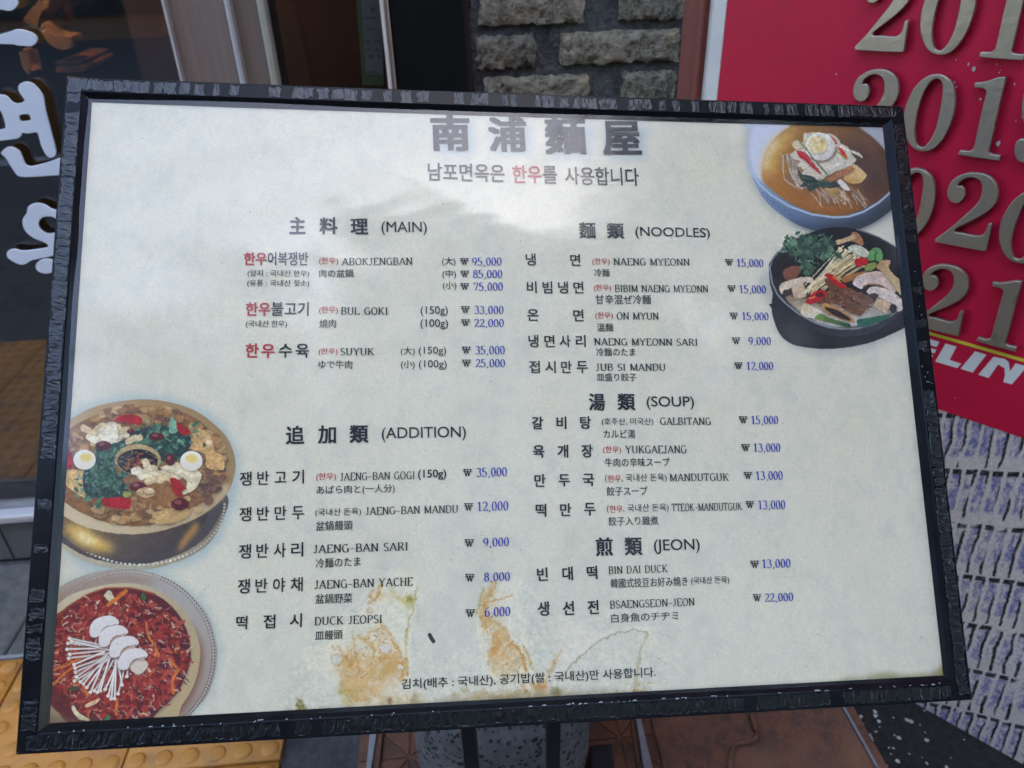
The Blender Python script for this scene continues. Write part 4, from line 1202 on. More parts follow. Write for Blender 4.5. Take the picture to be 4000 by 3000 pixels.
# ---- dish: beef platter in a brass bowl (left)
def f3(l): return [(200+x/2.304, 1540+y/2.304) for x, y in l]
P.poly(f3([(20, 900), (60, 400), (300, 120), (830, 20), (1350, 130), (1640, 420), (1690, 780), (1600, 1100), (1450, 1380), (1200, 1540), (700, 1620), (200, 1500)]), (158, 184, 196), .6, 12)
P.poly(f3([(20, 1260), (120, 1400), (300, 1500), (500, 1560), (700, 1585), (950, 1560), (1200, 1480), (1420, 1340), (1545, 1130), (1590, 930), (1400, 900), (300, 1000)]), grad((196, 180, 152), (88, 82, 84), (206, 196, 172), (176, 160, 130)))
P.poly(f3([(40, 1240), (150, 1370), (320, 1460), (520, 1515), (720, 1535), (950, 1508), (1180, 1430), (1380, 1300), (1500, 1120), (1540, 960), (1200, 950), (300, 1000)]), (84, 78, 80))
for k in range(58):
    t = k/57
    a = math.pi*(1.0-t)*.99
    x, y = 800-770*math.cos(math.pi-a) if False else 800+760*math.cos(a), 990+545*math.sin(a)
    if x < 20: continue
    P.dot(*f3([(x, y)])[0], 5.6, 4.8, (236, 230, 216) if k < 40 else (196, 186, 170))
P.poly(f3([(30, 1080), (90, 1250), (260, 1390), (470, 1470), (720, 1490), (980, 1440), (1200, 1320), (1400, 1120), (1300, 1000), (400, 1000)]), grad((150, 116, 70), (74, 66, 66), (120, 104, 96), (66, 60, 64)))
P.poly(f3([(130, 1180), (300, 1200), (430, 1290), (560, 1370), (520, 1420), (340, 1390), (200, 1310)]), (250, 204, 104), .95, 10)
P.poly(f3([(220, 1230), (300, 1250), (420, 1330), (330, 1350), (240, 1290)]), (255, 240, 190), .9, 7)
P.poly(f3([(1300, 1150), (1320, 1210), (1220, 1340), (1150, 1420), (1160, 1340), (1230, 1240)]), (206, 150, 80), .9, 6)
P.poly(f3([(75, 900), (90, 640), (110, 300), (250, 180), (400, 112), (560, 72), (830, 45), (1080, 75), (1300, 150), (1480, 280), (1600, 420), (1655, 600), (1645, 740), (1590, 880), (1480, 1000), (1300, 1120), (1080, 1205), (850, 1255), (600, 1255), (350, 1210), (170, 1130), (50, 1030)]), grad((190, 160, 116), (158, 128, 90), (232, 214, 182), (178, 150, 108)))
P.poly(f3([(60, 960), (300, 1130), (600, 1205), (850, 1205), (1100, 1150), (1350, 1030), (1500, 920), (1560, 800), (1600, 860), (1450, 1010), (1200, 1140), (850, 1225), (500, 1215), (200, 1120)]), (226, 208, 176), .7, 6)
P.poly(f3([(95, 640), (110, 380), (250, 260), (450, 170), (700, 115), (900, 105), (1150, 150), (1350, 250), (1500, 420), (1565, 600), (1555, 740), (1480, 870), (1350, 980), (1150, 1080), (950, 1165), (750, 1190), (520, 1160), (320, 1090), (160, 1000), (80, 900)]), (150, 106, 66))
def meat(n, cx, cy, sx, sy, cols, lo, hi):
    for i in range(n):
        x, y = random.gauss(cx, sx), random.gauss(cy, sy)
        if ((x-820)/760)**2+((y-640)/545)**2 > .96 or x < 70: continue
        r = random.uniform(lo, hi); q = []
        a0 = random.uniform(0, 6)
        for k in range(6):
            a = a0+k*math.pi/3
            q.append((x+math.cos(a)*r*random.uniform(.6, 1.3), y+math.sin(a)*r*random.uniform(.4, .9)))
        P.poly(f3(q), random.choice(cols), random.uniform(.6, .95))
BEEF = ((206, 164, 108), (186, 138, 86), (150, 106, 70), (220, 184, 132), (128, 92, 70), (198, 150, 94), (172, 124, 78))
meat(150, 820, 170, 380, 50, BEEF, 25, 60); meat(110, 1400, 500, 110, 160, BEEF, 25, 70); meat(130, 700, 1080, 380, 70, BEEF, 25, 65); meat(60, 180, 420, 70, 130, BEEF, 25, 55); meat(50, 1420, 800, 70, 80, ((150, 112, 96), (118, 88, 78), (92, 70, 66)), 20, 45)
P.poly(f3([(100, 690), (290, 690), (310, 800), (310, 930), (200, 880), (110, 790)]), (228, 190, 130))
P.poly(f3([(1310, 310), (1400, 340), (1440, 400), (1480, 520), (1545, 560), (1550, 680), (1400, 660), (1380, 540), (1240, 490), (1260, 400)]), (220, 176, 116)); P.poly(f3([(1390, 380), (1440, 420), (1440, 470), (1390, 440)]), (244, 220, 180), 1, 3)
P.poly(f3([(940, 1120), (980, 1050), (1100, 1020), (1230, 1040), (1240, 1090), (1120, 1150), (950, 1168)]), (206, 168, 112))
P.poly(f3([(420, 460), (640, 420), (760, 330), (1000, 280), (1250, 380), (1200, 540), (1000, 600), (560, 620), (700, 900), (400, 930), (290, 860), (300, 660), (400, 560)]), (48, 62, 66))
for i in range(330):
    z = random.random()
    if z < .40: x, y = random.gauss(480, 105), random.gauss(800, 85)
    elif z < .58: x, y = random.gauss(560, 70), random.gauss(520, 60)
    else: x, y = random.gauss(960, 150), random.gauss(420, 75)
    a = random.uniform(0, 6.28); L = random.uniform(25, 70)
    P.stroke(f3([(x, y), (x+math.cos(a)*L*.5+6, y+math.sin(a)*L*.4), (x+math.cos(a)*L, y+math.sin(a)*L*.8)]), random.choice((8, 11, 14)), random.choice(((72, 116, 92), (96, 146, 120), (52, 88, 76), (120, 168, 144), (60, 100, 70), (40, 66, 62))), .9, taper=True)
for i in range(64):
    z = random.random()
    if z < .42: x, y, aa = random.gauss(500, 95), random.gauss(790, 70), random.gauss(2.6, .9)
    elif z < .56: x, y, aa = random.gauss(570, 55), random.gauss(520, 50), random.gauss(2.2, 1)
    else: x, y, aa = random.gauss(960, 130), random.gauss(410, 62), random.gauss(-.2, 1.1)
    leaf(f3, x, y, aa, random.uniform(60, 120), random.choice(GRN), (36, 58, 54))
P.poly(f3([(1060, 340), (1070, 220), (1085, 200), (1140, 270), (1160, 320), (1110, 350)]), (140, 190, 166))
P.poly(f3([(778+207*math.cos(a), 590+140*math.sin(a)) for a in [k*math.pi/9 for k in range(18)]]), grad((196, 172, 122), (206, 184, 134), (150, 126, 84), (176, 150, 104)))
P.poly(f3([(778+180*math.cos(a), 606+112*math.sin(a)) for a in [k*math.pi/9 for k in range(18)]]), (40, 38, 42))
for i in range(110):
    a, r = random.uniform(0, 6.28), random.random()**.5
    x, y = 778+165*r*math.cos(a), 608+98*r*math.sin(a)
    near = math.hypot(x-770, y-630) < 95
    P.stroke(f3([(x, y), (x+random.gauss(0, 16), y+random.gauss(0, 10))]), random.choice((4, 6)), random.choice(((188, 112, 54), (170, 84, 44), (150, 40, 40), (206, 140, 80))) if near else random.choice(((120, 92, 70), (84, 70, 62), (20, 22, 26), (146, 118, 90))), .9)
for i in range(14):
    x, y = random.gauss(490, 90), random.gauss(340, 40)
    a = random.uniform(-.8, .8); L = random.uniform(50, 110)
    P.stroke(f3([(x-math.cos(a)*L/2, y-math.sin(a)*L/2), (x, y-14), (x+math.cos(a)*L/2, y+math.sin(a)*L/2)]), 26, random.choice(((238, 222, 192), (228, 204, 164), (246, 236, 214))), .95, 2)
P.poly(f3([(310, 400), (330, 360), (420, 380), (500, 300), (580, 270), (600, 400), (560, 440), (450, 450), (370, 440)]), (244, 232, 210))
for i in range(16):
    x, y = random.uniform(740, 1300), random.gauss(730, 32)
    a = random.gauss(.1, .5); L = random.uniform(60, 150)
    P.stroke(f3([(x-math.cos(a)*L/2, y-math.sin(a)*L/2), (x, y-16), (x+math.cos(a)*L/2, y+math.sin(a)*L/2)]), 28, random.choice(((240, 222, 190), (230, 206, 164), (248, 236, 214))), .95, 2)
P.poly(f3([(980, 660), (1100, 642), (1260, 670), (1350, 710), (1340, 780), (1290, 860), (1180, 900), (1220, 780), (1080, 700)]), (240, 224, 192))
for x, y, rx, ry in ((470, 465, 70, 42), (950, 382, 70, 36), (1070, 592, 44, 52), (780, 832, 76, 46), (1160, 990, 82, 54), (715, 335, 36, 24)):
    q = f3([(x, y)])[0]
    P.dot(*q, rx/2.304, ry/2.304, (92, 34, 40)); P.dot(q[0]-rx*.1, q[1]-ry*.14, rx/6, ry/6, (170, 96, 96), .8)
P.poly(f3([(560, 240), (640, 190), (760, 190), (820, 230), (800, 280), (700, 260)]), (178, 40, 40)); P.poly(f3([(105, 520), (150, 495), (190, 560), (190, 650), (140, 672), (100, 640)]), (170, 32, 42))
P.poly(f3([(455, 945), (560, 930), (700, 935), (712, 1020), (640, 1036), (490, 1010)]), (176, 34, 40)); P.poly(f3([(1070, 760), (1140, 770), (1215, 850), (1170, 870), (1180, 930), (1110, 900)]), (172, 40, 44)); P.poly(f3([(1130, 260), (1200, 290), (1255, 350), (1200, 370), (1140, 330)]), (172, 36, 36))
P.dot(*f3([(678, 900)])[0], 18, 12, (158, 164, 84)); P.dot(*f3([(850, 885)])[0], 37, 20, (206, 172, 126)); P.dot(*f3([(880, 870)])[0], 20, 10, (232, 208, 172))
organic(f3([(95, 640), (110, 380), (450, 170), (900, 105), (1350, 250), (1565, 600), (1480, 870), (1150, 1080), (750, 1190), (320, 1090), (80, 900)]), 1.3, .12, .12, 24)
for ex, ey, yx in ((300, 590, 15), (1262, 601, 3)):
    P.poly(f3([(ex+101*math.cos(a), ey+90*math.sin(a)) for a in [k*math.pi/9 for k in range(18)]]), grad((252, 250, 246), (250, 248, 244), (240, 232, 220), (236, 226, 212)))
    P.poly(f3([(ex+yx+56*math.cos(a), ey-22+40*math.sin(a)) for a in [k*math.pi/9 for k in range(18)]]), (246, 220, 132), 1, 2)
organic(f3([(30, 1080), (300, 1180), (850, 1255), (1400, 1100), (1540, 1100), (1200, 1480), (700, 1585), (120, 1400)]), .5, .05, .03, 27)
# ---- dish: red meat with mushrooms on a pewter tray (lower left)
def f4(l): return [(160+x/2.592, 2220+y/2.592) for x, y in l]
TR = [(20, 300), (120, 235), (300, 125), (550, 38), (850, 5), (1100, 38), (1350, 140), (1550, 300), (1700, 500), (1770, 750), (1782, 900), (1750, 1100), (1670, 1300), (1540, 1450), (1400, 1600), (1200, 1700), (0, 1720), (-20, 1000)]
P.poly(f4([(x+20*(x > 900), y) for x, y in TR]), (150, 178, 184), .6, 12)
P.poly(f4(TR), grad((182, 168, 154), (190, 188, 190), (150, 124, 106), (170, 150, 134)))
for k in range(96):
    a = -2.75+k*.0395
    x, y = 880+878*math.cos(a), 880+858*math.sin(a)
    if x < 60 or y > 1560: continue
    P.stroke(f4([(x, y), (x-26*math.cos(a), y-26*math.sin(a))]), 6, (96, 86, 82) if a > -1.2 else (150, 136, 126), .9); P.dot(*f4([(x-12*math.cos(a+.03), y-12*math.sin(a+.03))])[0], 3.4, 3.4, (232, 228, 222), .8)
P.poly(f4([(120, 300), (500, 120), (900, 60), (1200, 150), (1000, 165), (700, 160), (350, 260), (150, 400)]), (160, 128, 106), .6, 9)
P.poly(f4([(1500, 560), (1620, 760), (1640, 920), (1600, 1130), (1480, 1380), (1280, 1580), (1150, 1600), (1400, 1300), (1560, 1000)]), (136, 92, 76), .9, 7)
P.poly(f4([(60, 470), (110, 420), (300, 270), (550, 190), (800, 150), (1050, 172), (1300, 290), (1480, 480), (1590, 700), (1612, 900), (1560, 1150), (1430, 1380), (1230, 1580), (60, 1700)]), grad((226, 212, 184), (190, 170, 136), (164, 134, 100), (204, 182, 138)))
P.poly(f4([(95, 560), (250, 400), (450, 275), (650, 205), (900, 200), (1150, 262), (1330, 392), (1455, 575), (1515, 800), (1495, 1000), (1385, 1250), (1205, 1430), (1010, 1570), (350, 1580), (180, 1460), (60, 1300), (65, 950)]), grad((120, 44, 40), (92, 40, 52), (110, 50, 48), (84, 44, 56)))
P.stroke(f4([(110, 550), (260, 400), (450, 275), (650, 205), (900, 200), (1150, 262)]), 7, (170, 84, 44), .8, 2)
for i in range(1700):
    a, r = random.uniform(0, 6.28), random.random()**.5
    x, y = 790+690*r*math.cos(a), 890+640*r*math.sin(a)
    if x < 70 or y > 1560: continue
    aa = random.gauss(2.4 if x < 800 else .6, .9); L = random.uniform(20, 85)
    c = random.random()
    col = random.choice(((166, 58, 50), (142, 44, 42), (186, 84, 70), (156, 52, 48), (122, 38, 38), (174, 70, 60))) if c < .58 else random.choice(((216, 190, 160), (196, 150, 122), (228, 208, 182), (186, 130, 108))) if c < .80 else random.choice(((74, 34, 40), (96, 40, 44), (60, 34, 42))) if c < .93 else (214, 118, 62)
    P.stroke(f4([(x, y), (x+math.cos(aa)*L*.5+random.gauss(0, 8), y+math.sin(aa)*L*.5+random.gauss(0, 8)), (x+math.cos(aa)*L, y+math.sin(aa)*L)]), random.choice((5, 7, 10, 15)) if c < .58 else random.choice((3, 4, 6)), col, .88)
for q, c in (([(640, 290), (670, 230), (710, 235), (740, 300), (770, 365), (700, 340)], (226, 214, 180)), ([(310, 1400), (340, 1390), (370, 1450), (480, 1520), (480, 1545), (390, 1530), (330, 1470)], (216, 206, 170)), ([(440, 1390), (520, 1340), (600, 1320), (560, 1370), (470, 1410)], (236, 196, 150)), ([(1010, 300), (1030, 245), (1070, 300), (1040, 325)], (70, 104, 72)), ([(625, 1570), (650, 1510), (690, 1485), (700, 1540), (670, 1590)], (74, 124, 84)), ([(270, 1225), (330, 1200), (390, 1205), (330, 1235)], (60, 88, 62))):
    P.poly(f4(q), c)
for q, w in (([(80, 1045), (250, 990), (440, 895)], 7), ([(125, 1180), (230, 1070), (340, 990)], 7), ([(680, 370), (760, 310), (855, 232)], 13), ([(1060, 560), (1080, 680), (1150, 790), (1195, 890)], 7), ([(430, 1200), (470, 1290)], 10), ([(765, 1330), (755, 1480)], 9), ([(1310, 940), (1390, 1030), (1330, 1120), (1340, 1270)], 9)):
    P.stroke(f4(q), w*1.2, (216, 122, 58), .95, 1)
organic(f4([(95, 560), (450, 275), (900, 200), (1330, 392), (1515, 800), (1385, 1250), (1010, 1570), (350, 1580), (60, 1300), (65, 950)]), 1.0, .09, .08, 25)
for ex, ey in ((290, 710), (275, 760), (265, 820), (280, 910), (290, 870), (335, 975), (350, 1050), (345, 1010), (340, 1140), (360, 1100), (430, 1170), (465, 1205), (500, 1255), (540, 1240), (600, 1240), (650, 1225), (680, 1290), (710, 1320), (745, 1320), (780, 1270), (820, 1180), (870, 1095), (400, 1150), (570, 1255), (310, 740)):
    sx, sy = 720+random.gauss(0, 50)+(ex-500)*.22, 830+random.gauss(0, 30)+(ey-900)*.15
    P.stroke(f4([(sx, sy), ((sx+ex)/2+random.gauss(0, 8), (sy+ey)/2+random.gauss(0, 8)), (ex, ey)]), 8.5, (120, 100, 96), .6, 1)
    P.stroke(f4([(sx, sy), ((sx+ex)/2+random.gauss(0, 8), (sy+ey)/2), (ex, ey)]), 6.5, random.choice(((240, 236, 234), (228, 222, 220), (246, 244, 240))), .97, 1)
    P.dot(*f4([(ex, ey)])[0], 7.5, 7, (240, 232, 224))
CAPM = [(490, 640), (505, 570), (560, 510), (650, 482), (720, 482), (775, 515), (790, 556), (740, 590), (680, 580), (620, 620), (595, 680), (550, 700), (505, 690)]
for dx, dy in ((0, 0), (92, 96), (200, 205), (290, 330)):
    P.poly(f4([(x+dx+10, y+dy+16) for x, y in CAPM]), (120, 84, 72), .7, 3)
    P.poly(f4([(600+dx, 640+dy), (700+dx, 575+dy), (800+dx, 640+dy), (720+dx, 740+dy), (640+dx, 720+dy)]), (226, 210, 196))
    P.poly(f4([(x+dx, y+dy) for x, y in CAPM]), grad((244, 238, 240), (238, 230, 230), (232, 222, 224), (236, 226, 224)))
    P.stroke(f4([(640+dx, 612+dy), (700+dx, 590+dy), (760+dx, 570+dy)]), 4, (160, 116, 92), .8)
    P.stroke(f4([(605+dx, 690+dy), (610+dx, 650+dy), (650+dx, 610+dy)]), 4, (160, 116, 92), .8)
P.poly(f4([(40, 1480), (200, 1500), (420, 1570), (900, 1600), (60, 1700)]), (120, 100, 84), .75, 8)
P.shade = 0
# ---- water stains and mould along the bottom
def fs(l): return [(1050+x/2.011, 2250+y/2.011) for x, y in l]
def ft(t, l): return [T(t, x, y) for x, y in l]
blot = np.clip((mott-.38)*3.2, 0, 1); grit = np.clip((N3*.5+N5*.5-.5)*5, 0, 1)
P.poly(fs([(245, 645), (400, 530), (560, 420), (720, 260), (850, 110), (960, -60), (1170, -20), (1150, 150), (1115, 450), (1130, 800), (1140, 1070), (600, 1080), (550, 900), (420, 760)]), (240, 235, 216), .85, 2, smooth=False)
P.poly(fs([(1640, 250), (1700, 120), (1790, 40), (2000, 20), (1960, 200), (2010, 420), (2040, 620), (2100, 800), (2060, 900), (1700, 900), (1650, 620), (1630, 400)]), (240, 235, 216), .75, 3, smooth=False)
P.poly(fs([(540, 700), (600, 640), (700, 600), (850, 640), (1000, 620), (1085, 680), (1075, 830), (990, 790), (960, 760), (880, 850), (865, 990), (720, 985), (620, 890)]), (226, 190, 140), .85, 5, tex=np.clip(blot*.8+.35, 0, 1))
P.poly(fs([(820, 440), (870, 380), (950, 470), (1030, 590), (960, 640), (860, 520)]), (226, 190, 140), .6, 4, tex=blot)
P.poly(fs([(1740, 640), (1780, 540), (1890, 600), (1890, 760), (1830, 790), (1750, 760)]), (224, 184, 130), .85, 5, tex=np.clip(blot*.8+.3, 0, 1))
P.poly(fs([(1680, 390), (1750, 350), (1850, 430), (1890, 510), (1800, 520), (1720, 420)]), (226, 188, 136), .7, 4, tex=np.clip(blot+.3, 0, 1))
OR, YG = (208, 140, 48), (176, 148, 44)
def smear(zone, n, cols, r0, r1, seed):
    p = np.array(fs(zone)); g_ = random.Random(seed)
    for k in range(n):
        a, b, c_ = [p[g_.randrange(len(p))] for _ in range(3)]
        w1, w2 = g_.random(), g_.random()
        q = (a*w1+b*(1-w1))*(.4+.6*w2)+c_*(1-(.4+.6*w2))
        P.dot(q[0], q[1], g_.uniform(r0, r1), g_.uniform(r0, r1)*1.4, g_.choice(cols), g_.uniform(.06, .22), g_.choice((3, 5, 8)))
for zone, a_ in (([(540, 700), (600, 600), (700, 480), (860, 390), (960, 470), (1060, 640), (1080, 830), (960, 760), (880, 860), (865, 990), (720, 985), (620, 890)], .75), ([(1690, 200), (1760, 80), (1740, 340), (1880, 480), (1980, 620), (2040, 780), (1880, 760), (1750, 770), (1740, 560), (1660, 380)], .7), ([(1560, 980), (1700, 900), (2000, 930), (2220, 880), (2220, 1000), (1700, 1020)], .6), ([(600, 880), (700, 1050), (900, 1050), (1200, 1040), (1150, 920), (700, 1000)], .5)):
    P.poly(fs(zone), (204, 140, 50), a_, 5, tex=np.clip(vein*1.3, 0, 1)); P.poly(fs(zone), (226, 184, 112), a_*.45, 6, tex=np.clip(blot, 0, 1))
for zone in ([(-20, 540), (60, 640), (150, 820), (140, 1000), (0, 1000), (-60, 700)], [(470, 540), (420, 720), (330, 900), (200, 1000), (240, 900), (380, 700)], [(1000, 900), (1200, 900), (1250, 1040), (900, 1040)]):
    P.poly(ft('N3', zone), (204, 140, 50), .6, 5, tex=np.clip(vein*1.3, 0, 1))
SMC = ((222, 172, 96), (228, 184, 116), (206, 158, 70), (232, 200, 150))
smear([(540, 700), (640, 600), (860, 560), (1000, 620), (1080, 700), (1070, 840), (960, 760), (870, 900), (720, 985), (620, 890)], 60, SMC, 8, 36, 1)
smear([(1690, 260), (1750, 120), (1720, 380), (1880, 500), (1800, 560), (1880, 760), (1750, 760), (1960, 600), (2030, 760)], 46, SMC, 7, 26, 2)
smear([(560, 860), (640, 960), (700, 1050), (1080, 1000), (1200, 1030), (900, 980)], 26, ((196, 166, 70), (170, 146, 60), (214, 184, 110)), 6, 22, 3)
smear([(1560, 960), (2200, 930), (1900, 1000), (1700, 1010)], 26, ((196, 160, 80), (176, 142, 64), (214, 184, 120)), 6, 24, 4)
smear([(880, 90), (800, 200), (840, 160), (1100, 180), (1010, 130)], 16, SMC, 5, 14, 5)
def vein_s(pts, w, c=OR, a=.62, tx=True): P.stroke(fs(pts), w*1.35, c, a, 3.5, tex=np.clip(.45+grit*.8, 0, 1) if tx else None)
for pts, w in (([(880, 375), (930, 430), (975, 505), (1030, 605)], 9), ([(700, 470), (760, 520), (830, 580)], 8), ([(660, 440), (680, 600), (700, 720), (720, 800)], 5), ([(780, 440), (850, 430), (875, 395)], 6), ([(880, 70), (860, 140), (800, 200), (785, 215)], 10), ([(820, 110), (790, 160), (830, 190), (870, 130)], 6), ([(855, 640), (900, 655), (945, 630)], 12), ([(560, 580), (600, 640), (640, 700)], 10), ([(570, 850), (620, 905), (660, 950)], 11), ([(660, 955), (740, 985), (800, 985)], 8), ([(1000, 680), (1060, 690), (1080, 640)], 8),
               ([(1765, 70), (1740, 120), (1695, 190), (1690, 240)], 16), ([(1690, 240), (1665, 310), (1690, 360), (1700, 400)], 15), ([(1700, 330), (1790, 370), (1870, 440), (1885, 500), (1950, 580), (2000, 650), (2030, 760)], 10), ([(1780, 480), (1790, 540), (1770, 590), (1745, 610)], 22), ([(1700, 215), (1800, 190), (1905, 150)], 8), ([(1720, 660), (1730, 700)], 10), ([(500, 550), (520, 580), (545, 560)], 6)):
    vein_s(pts, w)
for cx, cy, r in ((530, 663, 46), (912, 575, 48), (795, 270, 16), (750, 760, 16), (1030, 720, 26)):
    P.dot(*fs([(cx, cy)])[0], r/2.011, r/2.011, (226, 225, 216), .8)
    vein_s([(cx+r*math.cos(a), cy+r*math.sin(a)) for a in [k*.42 for k in range(16)]], 5)
for pts, w in (([(1165, 90), (1130, 250), (1095, 380), (1078, 470), (1075, 600), (1090, 780)], 6), ([(1690, 100), (1650, 220), (1632, 300)], 8), ([(2000, 540), (2030, 640), (2070, 740)], 6)):
    vein_s(pts, w, YG, .7)
P.poly(fs([(950, 85), (1000, 130), (1060, 170), (1140, 160), (1130, 250), (1060, 230), (990, 160)]), (216, 204, 140), .8, 4); P.dot(*fs([(1108, 180)])[0], 13, 15, (158, 136, 36), .8, 4)
def ft_(t, l): return [T(t, x, y) for x, y in l]
for pts, w in (([(0, 560), (40, 620), (75, 690), (115, 770), (125, 830)], 13), ([(460, 550), (410, 680), (350, 780), (310, 880)], 13), ([(310, 880), (260, 960), (210, 980)], 18), ([(100, 600), (130, 680), (170, 780)], 7), ([(100, 960), (120, 1000)], 12)):
    P.stroke(ft('N3', pts), w, OR, .8, 3, tex=np.clip(.4+grit*.8, 0, 1))
P.poly(ft('N3', [(480, 420), (700, 480), (1000, 460), (1160, 410), (1185, 490), (1050, 465), (900, 500), (740, 575), (600, 690), (480, 800), (380, 970), (330, 1050), (420, 620)]), (240, 235, 220), .8, 3)
P.stroke(ft('N3', [(350, 1000), (430, 870), (560, 720), (740, 572), (900, 495), (1060, 465), (1165, 490)]), 6, (160, 152, 110), .6, 2)
P.stroke(ft('N3', [(1165, 500), (1110, 650), (1085, 800), (1060, 1000)]), 16, (186, 174, 130), .55, 3); P.stroke(ft('N3', [(1140, 520), (1120, 700), (1115, 900)]), 8, (232, 230, 222), .8, 2)
P.dot(*T('N3', 1085, 1015), 32, 11, (190, 140, 36), .85, 3); P.dot(*T('N3', 380, 1010), 22, 16, (120, 108, 40), .8, 4); P.dot(*T('N3', 240, 960), 26, 16, (196, 130, 60), .6, 4)
P.poly(fs([(210, 955), (250, 965), (330, 1092), (215, 1097)]), (116, 106, 30), .95, 2, smooth=False, tex=np.clip(.55+grit*.6, 0, 1))
P.poly(fs([(560, 880), (640, 960), (670, 1060), (600, 1060)]), (176, 148, 36), .8, 4, tex=np.clip(.3+grit, 0, 1)); P.poly(fs([(1145, 900), (1190, 1000), (1200, 1040), (1080, 1050), (1120, 980)]), (126, 116, 44), .85, 4, tex=np.clip(.35+grit, 0, 1))
P.dot(*fs([(945, 985)])[0], 10, 10, (110, 60, 30), .7, 3)
for x in range(1450, 2220, 28):
    P.dot(*fs([(x+random.gauss(0, 10), 975+random.gauss(-20, 34)-(x-1450)*.055)])[0], random.uniform(5, 18), random.uniform(5, 14), random.choice(((176, 150, 80), (160, 130, 60), (196, 160, 90))), random.uniform(.3, .7), 3)
def band(x0, y0, x1, y1, h, col, a, soft):
    P.poly([(x0, y0-h), ((x0+x1)/2, (y0+y1)/2-h*1.15), (x1, y1-h), (x1, y1+60), (x0, y0+60)], col, a, soft, smooth=False, tex=np.clip(.35+mott*.9, 0, 1))
band(1100, 2795, 2500, 2716, 14, (120, 108, 88), .75, 6); band(1700, 2765, 2400, 2722, 34, (150, 132, 100), .55, 8); band(2400, 2726, 3300, 2676, 16, (150, 140, 126), .6, 6); band(700, 2822, 1200, 2792, 8, (130, 122, 104), .6, 5)
P.poly(ft('R3', [(640, 900), (800, 870), (1000, 835), (1150, 850), (1300, 850), (1450, 820), (1530, 760), (1600, 740), (1640, 960), (640, 1010)]), (146, 140, 96), .85, 7, tex=np.clip(.4+mott*.9, 0, 1)); P.poly(ft('R3', [(1480, 830), (1540, 770), (1590, 740), (1600, 860), (1540, 870)]), (150, 146, 56), .75, 5); P.poly(ft('R3', [(1150, 905), (1300, 890), (1560, 880), (1560, 905), (1300, 915)]), (146, 140, 40), .7, 3)
# foxing, grit and a dead insect
for i in range(420):
    x, y = random.uniform(360, 3640), 380+2380*random.random()**.6
    P.dot(x, y, random.uniform(.9, 2.4), random.uniform(.9, 2.4), random.choice(((120, 110, 92), (90, 84, 74), (150, 136, 108))), random.uniform(.3, .8))
P.stroke(fs([(1262, 465), (1275, 490), (1292, 515)]), 15, (36, 32, 30), .95, 1)
organic(fs([(230, 640), (860, 60), (1200, 40), (1180, 600), (1620, 520), (1640, 100), (2000, 20), (2220, 500), (2220, 1060), (220, 1100)]), 5.5, .035, .0, 31)
organic(ft('N3', [(-40, 400), (1300, 380), (1300, 1100), (-40, 1100)]), 5.0, .03, .0, 32)
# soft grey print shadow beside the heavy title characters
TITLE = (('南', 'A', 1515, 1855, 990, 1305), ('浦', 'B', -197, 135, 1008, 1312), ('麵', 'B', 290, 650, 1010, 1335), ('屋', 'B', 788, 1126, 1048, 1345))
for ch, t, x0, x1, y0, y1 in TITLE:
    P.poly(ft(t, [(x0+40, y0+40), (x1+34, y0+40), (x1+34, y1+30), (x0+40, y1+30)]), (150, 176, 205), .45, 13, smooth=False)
# photographic grain in the pictures
P.a *= (1+(N5-.5)*.05+(N3-.5)*.03)[..., None]
P.a *= np.array([1.0, .95, .862], np.float32)      # aged, yellowed print
np.clip(P.a, 0, 1, out=P.a)
# ================================================================== MENU BOARD: the object
M['print'] = image_mat('printed_sheet', P.a, .55, spec=.3)
def frame_material():
    m = mat('black_frame', (.006, .0065, .008), .13, col2=(.009, .009, .010), scale=30, spec=.12, rough2=.2)
    return m
M['frame'] = frame_material()
def scrap_material():
    m = bpy.data.materials.new('tape_residue')
    m.use_nodes = True
    nt = m.node_tree
    b = nt.nodes['Principled BSDF']
    at = nt.nodes.new('ShaderNodeVertexColor'); at.layer_name = 'edge_light'
    no = nt.nodes.new('ShaderNodeTexNoise'); no.inputs['Scale'].default_value = 420; no.inputs['Detail'].default_value = 6
    tc = nt.nodes.new('ShaderNodeTexCoord')
    nt.links.new(tc.outputs['Object'], no.inputs['Vector'])
    mr = nt.nodes.new('ShaderNodeMapRange'); mr.inputs['From Min'].default_value = .35; mr.inputs['From Max'].default_value = .7; mr.inputs['To Min'].default_value = .55; mr.inputs['To Max'].default_value = 1.5
    nt.links.new(no.outputs['Fac'], mr.inputs['Value'])
    mu = nt.nodes.new('ShaderNodeMix'); mu.data_type = 'RGBA'; mu.blend_type = 'MULTIPLY'; mu.inputs['Factor'].default_value = 1
    nt.links.new(at.outputs['Color'], mu.inputs['A'])
    nt.links.new(mr.outputs[0], mu.inputs['B'])
    nt.links.new(mu.outputs['Result'], b.inputs['Base Color'])
    b.inputs['Roughness'].default_value = .30
    bu = nt.nodes.new('ShaderNodeBump'); bu.inputs['Strength'].default_value = .35; bu.inputs['Distance'].default_value = .0006
    nt.links.new(no.outputs['Fac'], bu.inputs['Height']); nt.links.new(bu.outputs[0], b.inputs['Normal'])
    return m
M['scrap'] = scrap_material()
M['acrylic'] = glass_sheet('clear_acrylic', (.985, .99, .985), 1.54, .085)
M['ink_k'] = mat('black_print', (.010, .013, .018), .55, spec=.3)
M['ink_s'] = mat('grey_print', (.013, .017, .022), .55, spec=.3)
M['ink_r'] = mat('red_print', (.48, .028, .035), .55, spec=.3)
M['ink_b'] = mat('blue_print', (.008, .020, .33), .55, spec=.3)
M['chipw'] = mat('bare_chips', (.34, .34, .35), .6)

